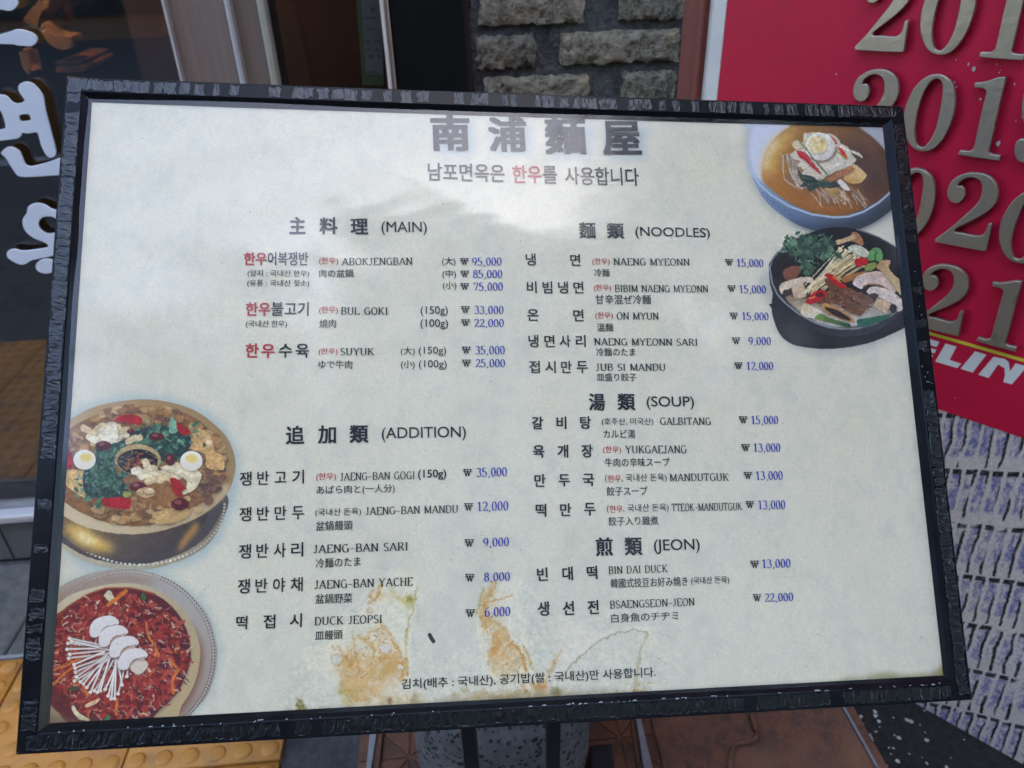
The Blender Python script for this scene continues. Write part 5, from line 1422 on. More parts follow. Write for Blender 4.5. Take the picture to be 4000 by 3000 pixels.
board = thing('menu_board', bp(0, -BH/2, 0)*1.0 - Vector((0, 0, bp(0, -BH/2, 0).z)), 'black framed restaurant menu board leaning back on two black legs', 'menu board')
# frame: four mitred rails
FACE, LIP = .0163, .0232
PROF = [(0, -.024), (0, -.0009), (.0009, 0), (FACE-.0006, 0), (FACE+.0006, -.0008), (LIP, -.0068), (LIP, -.024)]
rails = {}
def rail_geom(side):
    hw, hh = BW/2, BH/2
    bm = bmesh.new()
    rows = []
    g = .00045
    for a, w in PROF:
        if side == 'top': p = (-hw+a+g, hh-a, w), (hw-a-g, hh-a, w)
        if side == 'bottom': p = (hw-a-g, -hh+a, w), (-hw+a+g, -hh+a, w)
        if side == 'left': p = (-hw+a, -hh+a+g, w), (-hw+a, hh-a-g, w)
        if side == 'right': p = (hw-a, hh-a-g, w), (hw-a, -hh+a+g, w)
        n = 24
        row = []
        for i in range(n+1):
            t = i/n
            # the long rails bow a little
            u = p[0][0]*(1-t)+p[1][0]*t; v = p[0][1]*(1-t)+p[1][1]*t
            if side == 'top': v -= .0011*4*t*(1-t)
            row.append(bm.verts.new(bp(u, v, w)))
        rows.append(row)
    for r0, r1 in zip(rows, rows[1:]):
        for i in range(len(r0)-1):
            bm.faces.new((r0[i], r0[i+1], r1[i+1], r1[i]))
    for k in (0, -1):
        bm.faces.new([r[k] for r in rows])
    bmesh.ops.recalc_face_normals(bm, faces=bm.faces[:])
    return bm
for side in ('top', 'bottom', 'left', 'right'):
    rails[side] = add('frame_rail', rail_geom(side), M['frame'], board)
# scraps of old tape still sticking to the faces of the rails
def face_pt(side, s, a, w):
    hw, hh = BW/2, BH/2
    if side == 'top':
        t = s/BW; return bp(-hw+s, hh-a-.0011*4*t*(1-t), w)
    if side == 'bottom': return bp(-hw+s, -hh+a, w)
    if side == 'left': return bp(-hw+a, hh-s, w)
    return bp(hw-a, hh-s, w)
def scrap(side, s0, s1, a0, a1, tone, rim):
    bm = bmesh.new()
    col = bm.loops.layers.color.new('edge_light')  # scrap tone, with paler rims painted for raised edges catching light
    n = max(3, int((s1-s0)/.0022))
    top = [(s0+(s1-s0)*i/n+random.uniform(-.0007, .0007)*(0 < i < n), a0+abs(random.gauss(0, .0012))*(random.random() < .7)) for i in range(n+1)]
    bot = [(s0+(s1-s0)*i/n+random.gauss(0, .0009), a1-abs(random.gauss(0, .0010))*(random.random() < .6)) for i in range(n+1)]
    lf = [(s0+random.gauss(0, .0008), a0+(a1-a0)*k/4) for k in (1, 2, 3)]
    rt = [(s1+random.gauss(0, .0008), a0+(a1-a0)*k/4) for k in (1, 2, 3)]
    loop = top+rt+bot[::-1]+lf[::-1]
    cs, ca = (s0+s1)/2, (a0+a1)/2
    ins = .0009
    inner = []
    for s, a in loop:
        ds, da = cs-s, ca-a
        inner.append((s+math.copysign(min(abs(ds)*.6, ins*random.uniform(.4, 1.4)), ds), a+math.copysign(min(abs(da)*.6, ins*random.uniform(.4, 1.4)), da)))
    h = .00022
    V0 = [bm.verts.new(face_pt(side, s, a, .00002)) for s, a in loop]
    V1 = [bm.verts.new(face_pt(side, s, a, h+random.uniform(0, .0002))) for s, a in loop]
    V2 = [bm.verts.new(face_pt(side, s, a, h*.8+random.uniform(-.00012, .00025))) for s, a in inner]
    L = len(loop)
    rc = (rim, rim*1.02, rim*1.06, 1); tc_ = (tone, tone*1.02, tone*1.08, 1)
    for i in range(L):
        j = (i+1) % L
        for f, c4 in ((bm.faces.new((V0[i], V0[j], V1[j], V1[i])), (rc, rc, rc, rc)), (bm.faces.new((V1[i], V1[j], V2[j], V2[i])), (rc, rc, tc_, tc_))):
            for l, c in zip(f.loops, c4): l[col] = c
    # crumpled interior: fan strip between the two long edges
    ti, ri, bi = inner[:n+1], inner[n+1:n+4], inner[n+4:2*n+5][::-1]
    T2, B2 = V2[:n+1], V2[n+4:2*n+5][::-1]
    mids = [bm.verts.new(face_pt(side, (ti[i][0]+bi[i][0])/2, (ti[i][1]+bi[i][1])/2, h*.8+random.uniform(-.0002, .0005))) for i in range(n+1)]
    for i in range(n):
        cA = [tone*random.choice((.35, .6, .9, 1.2, 2.2, 3.0)) for _ in range(2)]
        for f, t in ((bm.faces.new((T2[i], T2[i+1], mids[i+1], mids[i])), cA[0]), (bm.faces.new((mids[i], mids[i+1], B2[i+1], B2[i])), cA[1])):
            for l in f.loops: l[col] = (t, t*1.02, t*1.08, 1)
    E1 = V2[n+1:n+4]; E0 = V2[2*n+5:][::-1]
    for f in (bm.faces.new([T2[n]]+E1+[B2[n], mids[n]]), bm.faces.new([T2[0], mids[0], B2[0]]+E0[::-1])):
        for l in f.loops: l[col] = tc_
    bmesh.ops.recalc_face_normals(bm, faces=bm.faces[:])
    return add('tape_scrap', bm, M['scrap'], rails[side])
def run(side, s, end, dens, lo, hi, tone, rim, a0=.0018, a1=.0158, gap=(.004, .02)):
    while s < end:
        L = random.uniform(lo, hi)
        if random.random() < dens:
            scrap(side, s, min(s+L, end), a0+random.uniform(0, .0012), a1-random.uniform(0, .0012), tone*random.uniform(.8, 1.2), rim*random.uniform(.8, 1.2))
            s += L+.0006
        else:
            s += random.uniform(*gap)
def ts(px): return (px-252.4)/(3524.5-252.4)*BW       # along the top rail
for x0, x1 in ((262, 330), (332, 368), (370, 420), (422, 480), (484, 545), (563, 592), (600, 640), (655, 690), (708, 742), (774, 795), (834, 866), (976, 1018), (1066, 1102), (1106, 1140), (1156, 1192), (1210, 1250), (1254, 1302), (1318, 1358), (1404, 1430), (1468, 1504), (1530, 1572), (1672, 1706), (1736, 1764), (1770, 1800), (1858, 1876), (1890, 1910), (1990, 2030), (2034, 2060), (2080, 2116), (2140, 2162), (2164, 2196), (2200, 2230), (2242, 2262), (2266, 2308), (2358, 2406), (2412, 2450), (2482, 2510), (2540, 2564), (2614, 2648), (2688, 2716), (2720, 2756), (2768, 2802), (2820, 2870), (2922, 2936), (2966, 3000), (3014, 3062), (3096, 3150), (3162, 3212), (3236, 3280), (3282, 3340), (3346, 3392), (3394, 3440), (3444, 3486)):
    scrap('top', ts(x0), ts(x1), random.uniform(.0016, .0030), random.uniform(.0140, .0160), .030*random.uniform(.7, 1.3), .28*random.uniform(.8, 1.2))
def lsv(py): return (py-295)/(2946-295)*BH
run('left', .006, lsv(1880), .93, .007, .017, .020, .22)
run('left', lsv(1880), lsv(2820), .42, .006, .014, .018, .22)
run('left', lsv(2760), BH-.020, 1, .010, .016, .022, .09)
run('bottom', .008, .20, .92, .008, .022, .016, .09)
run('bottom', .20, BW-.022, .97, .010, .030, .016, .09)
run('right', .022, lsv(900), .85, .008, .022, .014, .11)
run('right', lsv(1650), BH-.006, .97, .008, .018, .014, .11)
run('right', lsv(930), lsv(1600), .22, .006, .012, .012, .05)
# bare chips along the lower lip and on the right rail
bm = bmesh.new()
for k in range(70):
    s = random.uniform(.03, BW-.03)
    if 260 < 0: pass
    a = FACE+random.gauss(.0006, .0005); L = random.choice((.0006, .0008, .0012, .0022)); hgt = random.uniform(.0003, .0007)
    if not any(abs(s-q) < .05 for q in (.06, .12, .17, .24, .32, .5, .62, .78, .84)) and random.random() < .7: continue
    bm.faces.new([bm.verts.new(face_pt('bottom', s+x*L, a+y*hgt, -.0002)) for x, y in ((-1, -.6), (-.2, -1), (1, -.5), (.8, .7), (-.3, 1))])
for k in range(16):
    s = random.uniform(lsv(1100), lsv(1650)); a = random.uniform(.003, .014); r = random.uniform(.0005, .0011)
    bm.faces.new([bm.verts.new(face_pt('right', s+r*math.cos(q), a+r*.6*math.sin(q), .0002)) for q in (0, 1.2, 2.4, 3.6, 4.8)])
tag(add('paint_chips', bm, M['chipw'], board), kind='stuff')
def buckle(u, v):
    """the damp sheet has buckled: shallow diagonal ridges, strongest in the upper left"""
    ed = min(1, (PW/2-abs(u))*22, (PH/2-abs(v))*22)
    m1 = max(0, min(1, (.10-u)*3.2))*max(0, min(1, (v+.16)*3.4))
    k = v-.62*u+.05*math.sin(7*u+2)
    e = .00080*math.sin(88*k+1.1*math.sin(11*u-6*v))*m1*(.55+.45*math.sin(9*u+13*v+1))
    e += .00042*math.sin(150*(v-.42*u)+2.0*math.sin(8*u))*m1*(.5+.5*math.sin(15*v-7*u))
    m2 = max(0, min(1, (u+.05)*4))*max(0, min(1, (.0-v)*4))
    e += .00038*math.sin(46*(v*.5+u)+1.4*math.sin(9*v))*m2
    e += .00022*math.sin(25*u+19*v)*math.sin(17*v-8*u+2)
    return e*max(ed, 0)
def bpk(u, v, w): return bp(u, v, w+buckle(u, v))
# printed sheet, lettering and dish pictures, acrylic cover, back, stand
def sheet(name, pts, w, m):
    bm = bmesh.new()
    uvl = bm.loops.layers.uv.new('uv')
    bm.faces.new([bm.verts.new((u, v, 0)) for u, v in pts])
    # cut into a fine grid so that the sheet can buckle
    for ax in (0, 1):
        lo, hi = min(p[ax] for p in pts), max(p[ax] for p in pts)
        q = lo+.008
        while q < hi-.002:
            n = (1, 0, 0) if ax == 0 else (0, 1, 0)
            bmesh.ops.bisect_plane(bm, geom=bm.verts[:]+bm.edges[:]+bm.faces[:], plane_co=(q, 0, 0) if ax == 0 else (0, q, 0), plane_no=n, dist=1e-7)
            q += .008
    bm.normal_update()
    if bm.faces[:][0].normal.z < 0: bmesh.ops.reverse_faces(bm, faces=bm.faces[:])
    for f in bm.faces:
        for l in f.loops: l[uvl].uv = (l.vert.co.x/PW+.5, l.vert.co.y/PH+.5)
    for v in bm.verts: v.co = bpk(v.co.x, v.co.y, w)
    return add(name, bm, m, board, True)
hw, hh = PW/2, PH/2
sheet('printed_sheet', [(-hw, -hh), (hw, -hh), (hw, hh), (-hw, hh)], PANEL_W-.0003, M['print'])
def clip(pts):
    return [(min(max(u, -hw+.0005), hw-.0005), min(max(v, -hh+.0005), hh-.0005)) for u, v in pts]
dk = 0
for lab, px in (('printed picture of cold noodles in a pale blue bowl', f1([(140, 420), (150, 560), (190, 760), (260, 930), (390, 1130), (580, 1300), (830, 1450), (1080, 1530), (1330, 1560), (1560, 1530), (1800, 1440), (2000, 1310), (2130, 1170), (2200, 900), (2200, 300), (2060, 20), (250, 20), (180, 220)])),
                ('printed picture of mushroom stew in a black pot', f2([(135, 600), (150, 500), (210, 410), (300, 330), (250, 290), (300, 200), (500, 110), (660, 160), (900, 160), (1200, 110), (1450, 200), (1650, 310), (1760, 400), (1860, 700), (1890, 1100), (1820, 1240), (1600, 1370), (1350, 1470), (1050, 1530), (800, 1545), (600, 1530), (420, 1490), (300, 1410), (230, 1300), (180, 1150), (170, 1040), (185, 900), (150, 720)])),
                ('printed picture of a beef platter in a brass bowl', f3([(20, 1260), (60, 900), (90, 400), (250, 180), (400, 112), (560, 72), (830, 45), (1080, 75), (1300, 150), (1480, 280), (1600, 420), (1655, 600), (1645, 740), (1590, 900), (1545, 1130), (1420, 1340), (1200, 1480), (950, 1560), (700, 1585), (500, 1560), (300, 1500), (120, 1400)])),
                ('printed picture of red meat and mushrooms on a pewter tray', f4(TR))):
    o = sheet('dish_picture', clip([buv(x, y) for x, y in spline(px, 3)]), PANEL_W-.00012+.00009*dk, M['print']); dk += 1
    o['label'] = lab
# acrylic cover, slightly wavy
def wave(u, v):
    e = 0.0
    e += .00042*math.sin(19*u+41*v+.6)*max(0, min(1, (-.05-u)*4+.6))*max(0, min(1, v*5+.7))
    e += .00020*math.sin(33*u+80*v+1.9*math.sin(9*u))*max(0, min(1, (.05-u)*4))*max(0, min(1, v*5+.5))
    e += .00022*math.sin(12*u-9*v+1.0)+.00012*math.sin(27*u+15*v)
    e += .00005*math.sin(95*u+30*math.sin(23*v))*max(0, min(1, v*6-.2))
    return e
bm = bmesh.new()
NX, NY = 150, 105
gr = [[bm.verts.new(bp((i/NX-.5)*PW, (j/NY-.5)*PH, -.0040+wave((i/NX-.5)*PW, (j/NY-.5)*PH))) for i in range(NX+1)] for j in range(NY+1)]
for j in range(NY):
    for i in range(NX):
        bm.faces.new((gr[j][i], gr[j][i+1], gr[j+1][i+1], gr[j+1][i]))
add('acrylic_cover', bm, M['acrylic'], board, True)
bm = bmesh.new()
hexa(bm, [bp(-.435, -.305, -.0225), bp(.435, -.305, -.0225), bp(.435, .305, -.0225), bp(-.435, .305, -.0225), bp(-.435, -.305, -.0100), bp(.435, -.305, -.0100), bp(.435, .305, -.0100), bp(-.435, .305, -.0100)])
add('back_panel', bm, M['black'], board)
# two legs with a foot bar
PLY = (Vector((0, .50, 0)), Vector((0, 1, 0)))
for pxx in (1838, 2160):
    q = hit(pxx, 2930, PLY)
    zt = .752
    add('leg', bx_mesh(abox, q.x-.0078, q.x+.0078, .492, .5075, .022, zt-.02, bev=.0012), M['black'], board)
    add('foot', bx_mesh(abox, q.x-.011, q.x+.011, .26, .60, .0, .0215, bev=.003), M['black'], board)
qa, qb = hit(1838, 2930, PLY), hit(2160, 2930, PLY)
add('cross_bar', bx_mesh(abox, qa.x+.0112, qb.x-.0112, .49, .51, .002, .018, bev=.002), M['black'], board)
bm = bmesh.new()
hexa(bm, [bp(-.12, -.25, -.045), bp(.12, -.25, -.045), bp(.12, -.10, -.045), bp(-.12, -.10, -.045), bp(-.12, -.25, -.0226), bp(.12, -.25, -.0226), bp(.12, -.10, -.0226), bp(-.12, -.10, -.0226)])
add('tilt_bracket', bm, M['black'], board)

# ------------------------------------------------------------------ lettering
class Ink:
    """collects flat letter shapes in board coordinates, one mesh per block of writing"""
    def __init__(s): s.v, s.f = [], []
inks = {}
def ink(block, colour): return inks.setdefault((block, colour), Ink())
FC = {}
def glyphs(text, off):
    if off:
        # heavier letters: the same outline printed a few times with a small shift
        v, f = glyphs(text, 0.0)
        sh = [(0, 0), (off, off*.6), (-off, off*.6), (off, -off*.6), (-off, -off*.6)] if off > .01 else [(off, 0), (-off, 0)]
        vv = np.concatenate([v+np.array(s) for s in sh])
        ff = [tuple(i+k*len(v) for i in t) for k in range(len(sh)) for t in f]
        return vv, ff
    key = text
    if key in FC: return FC[key]
    c = bpy.data.curves.new('t', 'FONT')
    c.body = text
    c.resolution_u = 4
    o = bpy.data.objects.new('t', c); COL.objects.link(o)
    bpy.context.view_layer.update()
    me = bpy.data.meshes.new_from_object(o.evaluated_get(bpy.context.evaluated_depsgraph_get()))
    bpy.data.objects.remove(o); bpy.data.curves.remove(c)
    v = np.array([q.co[:2] for q in me.vertices]); f = [tuple(p.vertices) for p in me.polygons]
    bpy.data.meshes.remove(me)
    FC[key] = (v, f)
    return FC[key]
def place(I, v, f, L, Rr, h, zl=0.0):
    """v normalised to 0..1 in both axes; L, Rr = photo points at the foot of the ink; h = height in photo pixels at L"""
    a, b = np.array(buv(*L)), np.array(buv(*Rr))
    up0 = np.array(buv(L[0], L[1]-h))-a
    bx_ = b-a
    d = bx_/np.hypot(*bx_)
    up = np.array([-d[1], d[0]])*np.hypot(*up0)
    i0 = len(I.v)
    nl = max(len(f)//2, 1)
    for x, y in v:
        q = a+bx_*x+up*y
        I.v.append((q[0], q[1], zl))
    I.f += [tuple(k+i0 for k in t) for t in f]
def norm(v):
    lo, hi = v.min(0), v.max(0)
    return (v-lo)/(hi-lo)
def layers(I, i0, text, off):
    n = len(glyphs(text, 0.0)[0])
    if off:
        for k in range(i0, len(I.v)):
            p = I.v[k]; I.v[k] = (p[0], p[1], ((k-i0)//n)*.000006)
def txt(block, colour, t, text, x0, x1, yt, yb, yb2=None, off=.009):
    """text whose ink box spans x0..x1 and yt..yb (left end), its foot at yb2 at the right end"""
    v, f = glyphs(text, off)
    yb2 = yb if yb2 is None else yb2
    I = ink(block, colour); i0 = len(I.v)
    place(I, norm(v), f, T(t, x0, yb), T(t, x1, yb2), (yb-yt)/2.212)
    layers(I, i0, text, off)
def spread(block, colour, t, text, x0, x1, yt, yb, yb2=None, off=.012, wr=.86):
    n = len(text); yb2 = yb if yb2 is None else yb2
    w = (yb-yt)*wr
    for i, ch in enumerate(text):
        if ch == ' ': continue
        xa = x0+(x1-w-x0)*i/(n-1)
        ya, yc = yb+(yb2-yb)*(xa-x0)/(x1-x0), yb+(yb2-yb)*(xa+w-x0)/(x1-x0)
        v, f = glyphs(ch, off)
        lo, hi = v.min(0), v.max(0)
        vv = (v-np.array([lo[0], -.07]))/np.array([hi[0]-lo[0], .90])
        I = ink(block, colour); i0 = len(I.v)
        place(I, vv, f, T(t, xa, ya), T(t, xa+w, yc), (yb-yt)/2.212)
        layers(I, i0, ch, off)
# a serif face drawn with strokes: thick stems, thin bars, slab ends
def arc(cx, cy, rx, ry, a0, a1, n=9):
    return [(cx+rx*math.cos(R(a0+(a1-a0)*i/n)), cy+ry*math.sin(R(a0+(a1-a0)*i/n))) for i in range(n+1)]
SER = {  # width, strokes, serifs (x, y, half length)
 'A': (.80, [[(.06, 0), (.40, 1)], [(.40, 1), (.74, 0)], [(.18, .34), (.62, .34)]], [(.07, 0, .10), (.73, 0, .12)]),
 'B': (.70, [[(.14, 0), (.14, 1)], [(.14, 1), (.38, 1)]+arc(.38, .76, .20, .24, 90, -90)+[(.14, .52)], [(.38, .52)]+arc(.38, .26, .25, .26, 90, -90)+[(.14, 0)]], [(.12, 0, .10), (.12, 1, .10)]),
 'C': (.72, [arc(.40, .5, .31, .5, 45, 315, 14)], []),
 'D': (.76, [[(.14, 0), (.14, 1)], [(.14, 1), (.34, 1)]+arc(.34, .5, .34, .5, 90, -90, 12)+[(.14, 0)]], [(.12, 0, .10), (.12, 1, .10)]),
 'E': (.66, [[(.14, 0), (.14, 1)], [(.14, 1), (.58, 1), (.58, .84)], [(.14, .52), (.46, .52)], [(.14, 0), (.60, 0), (.60, .18)]], [(.12, 0, .10), (.12, 1, .10)]),
 'G': (.78, [arc(.40, .5, .31, .5, 45, 330, 14), [(.66, .42), (.66, .04)]], [(.64, .44, .12)]),
 'H': (.80, [[(.14, 0), (.14, 1)], [(.66, 0), (.66, 1)], [(.14, .52), (.66, .52)]], [(.14, 0, .12), (.14, 1, .12), (.66, 0, .12), (.66, 1, .12)]),
 'I': (.36, [[(.18, 0), (.18, 1)]], [(.18, 0, .13), (.18, 1, .13)]),
 'J': (.48, [[(.30, 1), (.30, .20)]+arc(.17, .20, .13, .2, 0, -150, 6)], [(.30, 1, .13)]),
 'K': (.78, [[(.14, 0), (.14, 1)], [(.62, 1), (.15, .42)], [(.30, .58), (.68, 0)]], [(.14, 0, .12), (.14, 1, .12), (.62, 1, .11), (.68, 0, .11)]),
 'L': (.62, [[(.14, 0), (.14, 1)], [(.14, 0), (.58, 0), (.58, .20)]], [(.12, 0, .10), (.14, 1, .13)]),
 'M': (.92, [[(.12, 0), (.12, 1)], [(.12, 1), (.46, .05)], [(.46, .05), (.79, 1)], [(.79, 0), (.79, 1)]], [(.12, 0, .11), (.10, 1, .08), (.79, 0, .12), (.81, 1, .08)]),
 'N': (.80, [[(.13, 0), (.13, 1)], [(.13, 1), (.68, 0)], [(.68, 0), (.68, 1)]], [(.13, 0, .12), (.10, 1, .10), (.68, 1, .12)]),
 'O': (.80, [arc(.40, .5, .32, .5, 0, 360, 20)], []),
 'P': (.66, [[(.14, 0), (.14, 1)], [(.14, 1), (.36, 1)]+arc(.36, .74, .22, .26, 90, -90)+[(.14, .48)]], [(.14, 0, .13), (.12, 1, .10)]),
 'R': (.74, [[(.14, 0), (.14, 1)], [(.14, 1), (.36, 1)]+arc(.36, .75, .21, .25, 90, -90)+[(.14, .50)], [(.38, .50), (.66, 0)]], [(.14, 0, .12), (.12, 1, .10), (.66, 0, .09)]),
 'S': (.58, [arc(.29, .75, .20, .25, 30, 270, 10)+arc(.29, .25, .22, .25, 90, -150, 10)[1:]], []),
 'T': (.70, [[(.35, 0), (.35, 1)], [(.05, .82), (.05, 1), (.65, 1), (.65, .82)]], [(.35, 0, .13)]),
 'U': (.80, [[(.14, 1), (.14, .30)]+arc(.40, .30, .26, .30, 180, 360, 10)+[(.66, 1)]], [(.14, 1, .12), (.66, 1, .10)]),
 'Y': (.76, [[(.08, 1), (.38, .46)], [(.68, 1), (.38, .46)], [(.38, .48), (.38, 0)]], [(.08, 1, .11), (.68, 1, .10), (.38, 0, .13)]),
 '-': (.56, [[(.06, .40), (.50, .40)]], []),
 '0': (.50, [arc(.25, .5, .19, .5, 0, 360, 18)], []),
 '1': (.50, [[(.10, .84), (.27, 1), (.27, 0)]], [(.27, 0, .15)]),
 '2': (.50, [arc(.25, .72, .18, .28, 165, -20, 9)+[(.05, .02)], [(.04, .03), (.46, .03), (.47, .16)]], []),
 '3': (.50, [arc(.22, .76, .18, .24, 150, -75, 9), arc(.21, .28, .22, .28, 80, -150, 10)], []),
 '5': (.50, [[(.44, 1), (.13, 1), (.09, .56)], [(.09, .56)]+arc(.21, .31, .22, .31, 75, -150, 10)], []),
 '6': (.50, [[(.43, 1)]+arc(.36, .40, .29, .58, 110, 180, 6), arc(.26, .30, .19, .30, 0, 360, 16)], []),
 '7': (.50, [[(.06, .84), (.06, .97), (.46, .97), (.20, 0)]], []),
 '8': (.50, [arc(.25, .76, .16, .24, 0, 360, 14), arc(.25, .27, .19, .27, 0, 360, 14)], []),
 '9': (.50, [arc(.24, .70, .19, .30, 0, 360, 16), arc(.14, .60, .29, .58, 0, -80, 7)], []),
 ',': (.26, [[(.12, .06), (.15, -.02), (.08, -.16)]], []),
 ' ': (.42, [], [])}
def serif_mesh(text, thick, thin, track=.06):
    V, F = [], []
    x = 0.0
    zi = 0
    def quad(p, q, w0, w1):
        dx, dy = q[0]-p[0], q[1]-p[1]
        L = math.hypot(dx, dy) or 1e-6
        nx, ny = -dy/L, dx/L
        i = len(V)
        V.extend([(p[0]+nx*w0, p[1]+ny*w0), (q[0]+nx*w1, q[1]+ny*w1), (q[0]-nx*w1, q[1]-ny*w1), (p[0]-nx*w0, p[1]-ny*w0)])
        F.append((i, i+3, i+2, i+1))
    def wd(dx, dy):
        L = math.hypot(dx, dy) or 1e-6
        s = abs(dy)/L
        k = s**1.3
        if dx*dy > 0 and s < .985: k *= .45
        return (thin+(thick-thin)*k)/2
    for ch in text:
        wch, st, se = SER[ch]
        for pl in st:
            pl = [(x+a, b) for a, b in pl]
            ws = [wd(q[0]-p[0], q[1]-p[1]) for p, q in zip(pl, pl[1:])]
            if len(pl) > 5:
                vw = [ws[0]]+[(a+b)/2 for a, b in zip(ws, ws[1:])]+[ws[-1]]
            for k, (p, q) in enumerate(zip(pl, pl[1:])):
                if len(pl) > 5: quad(p, q, vw[k], vw[k+1])
                else: quad(p, q, ws[k], ws[k])
        for sx, sy, hl in se:
            yy = sy+(thin/2 if sy < .5 else -thin/2)
            quad((x+sx-hl, yy), (x+sx+hl, yy), thin/2, thin/2)
        x += wch+track
    return np.array(V), F
def stx(block, colour, t, text, x0, x1, yt, yb, yb2=None, thick=.150, thin=.070):
    v, f = serif_mesh(text, thick, thin)
    v = v.copy()
    lo, hi = v[:, 0].min(), v[:, 0].max()
    v[:, 0] = (v[:, 0]-lo)/(hi-lo)
    yb2 = yb if yb2 is None else yb2
    I = ink(block, colour)
    i0 = len(I.v)
    place(I, v, f, T(t, x0, yb), T(t, x1, yb2), (yb-yt)/2.212)
    for k in range(i0, len(I.v)):
        a = I.v[k]
        I.v[k] = (a[0], a[1], ((k-i0)//4 % 9)*.000006)
def won(block, t, x0, x1, yt, yb):
    I = ink(block, 'k')
    V, F = [], []
    def bar(p, q, w):
        dx, dy = q[0]-p[0], (q[1]-p[1])
        L = math.hypot(dx, dy); nx, ny = -dy/L*w, dx/L*w
        i = len(V); V.extend([(p[0]+nx, p[1]+ny), (q[0]+nx, q[1]+ny), (q[0]-nx, q[1]-ny), (p[0]-nx, p[1]-ny)]); F.append((i, i+3, i+2, i+1))
    bar((.14, 1), (.36, 0), .065); bar((.36, 0), (.50, .75), .045); bar((.50, .75), (.64, 0), .065); bar((.64, 0), (.86, 1), .045)
    bar((0, .92), (1, .92), .045); bar((.0, .62), (1.0, .62), .045); bar((.50, .75), (.44, 1), .04)
    i0 = len(I.v)
    place(I, V, F, T(t, x0, yb), T(t, x1, yb), (yb-yt)/2.212)
    for k in range(i0, len(I.v)):
        a = I.v[k]; I.v[k] = (a[0], a[1], ((k-i0)//4)*.000006)
def price(block, t, wx0, wx1, wyt, wyb, text, x0, x1, yt, yb, yb2=None):
    won(block, t, wx0, wx1, wyt, wyb)
    stx(block, 'b', t, text, x0, x1, yt, yb, yb2, thick=.135, thin=.055)
B1, B2_, B3, B4 = .016, .026, .040, .008
# title
for ch, t, x0, x1, y0, y1 in TITLE: txt('title', 'k', t, ch, x0, x1, y0, y1, off=.036)
txt('title', 'k', 'A', '남포면옥은', 1485, 2150, 1406, 1562, 1577, B1)
txt('title', 'r', 'B', '한우', 5, 260, 1430, 1586, 1586, B1)
txt('title', 'k', 'B', '를', 270, 392, 1435, 1590, 1590, B1); txt('title', 'k', 'B', '사용합니다', 460, 1100, 1440, 1597, 1607, B1)
# MAIN
b = 'main_dishes'
for ch, x0, x1, y0, y1 in (('主', 288, 428, 213, 362), ('料', 548, 705, 218, 367), ('理', 818, 970, 232, 367)): txt(b, 'k', 'M', ch, x0, x1, y0, y1, off=B2_)
txt(b, 'k', 'M', '(MAIN)', 1085, 1478, 256, 374, off=.006)
txt(b, 'r', 'M', '한우', -105, 95, 522, 635, off=B2_); txt(b, 'k', 'M', '어복쟁반', 103, 452, 520, 637, off=B1)
txt(b, 's', 'M', '(양지 : 국내산 한우)', -72, 460, 675, 740); txt(b, 's', 'M', '(유통 : 국내산 젖소)', -76, 460, 758, 824)
txt(b, 'r', 'M', '(한우)', 545, 710, 565, 632); stx(b, 's', 'M', 'ABOKJENGBAN', 740, 1352, 570, 631); txt(b, 's', 'M', '肉の盆鍋', 545, 842, 668, 738)
for ch, x0, y0, wx, wy, dx, p in (('大', 1608, 562, 1762, 570, 1868, '95,000'), ('中', 1612, 672, 1765, 678, 1875, '85,000'), ('小', 1615, 772, 1765, 787, 1880, '75,000')):
    txt(b, 'k', 'M', '('+ch+')', x0, x0+117, y0, y0+77, off=.006); price(b, 'M', wx, wx+79, wy, wy+58, p, dx, dx+255, wy-3, wy+65)
txt(b, 'r', 'M', '한우', -90, 125, 953, 1072, off=B2_); txt(b, 'k', 'M', '불고기', 130, 455, 950, 1072, off=B1); txt(b, 's', 'M', '(국내산 한우)', -88, 268, 1110, 1177)
txt(b, 'r', 'M', '(한우)', 545, 708, 990, 1058); stx(b, 's', 'M', 'BUL GOKI', 735, 1137, 998, 1059); txt(b, 's', 'M', '燒肉', 548, 692, 1101, 1173)
txt(b, 'k', 'M', '(150g)', 1423, 1658, 987, 1075, off=.004); txt(b, 'k', 'M', '(100g)', 1421, 1660, 1100, 1187, off=.004)
price(b, 'M', 1770, 1850, 987, 1048, '33,000', 1885, 2140, 985, 1053); price(b, 'M', 1772, 1852, 1100, 1160, '22,000', 1887, 2143, 1098, 1165)
spread(b, 'r', 'M', '한우', -92, 160, 1310, 1430, off=B2_, wr=.95); spread(b, 'k', 'M', '수육', 195, 457, 1308, 1430, off=B1, wr=.95)
txt(b, 'r', 'M', '(한우)', 540, 705, 1348, 1413); stx(b, 's', 'M', 'SUYUK', 730, 1022, 1350, 1410); txt(b, 's', 'M', 'ゆで牛肉', 540, 832, 1455, 1527)
txt(b, 'k', 'M', '(大)', 1250, 1372, 1338, 1416, off=.006); txt(b, 'k', 'M', '(150g)', 1405, 1643, 1336, 1417, off=.004); txt(b, 'k', 'M', '(小)', 1252, 1372, 1452, 1532, off=.006); txt(b, 'k', 'M', '(100g)', 1407, 1648, 1452, 1536, off=.004)
price(b, 'M', 1777, 1858, 1335, 1397, '35,000', 1893, 2150, 1332, 1402); price(b, 'M', 1778, 1860, 1448, 1509, '25,000', 1897, 2153, 1445, 1513)
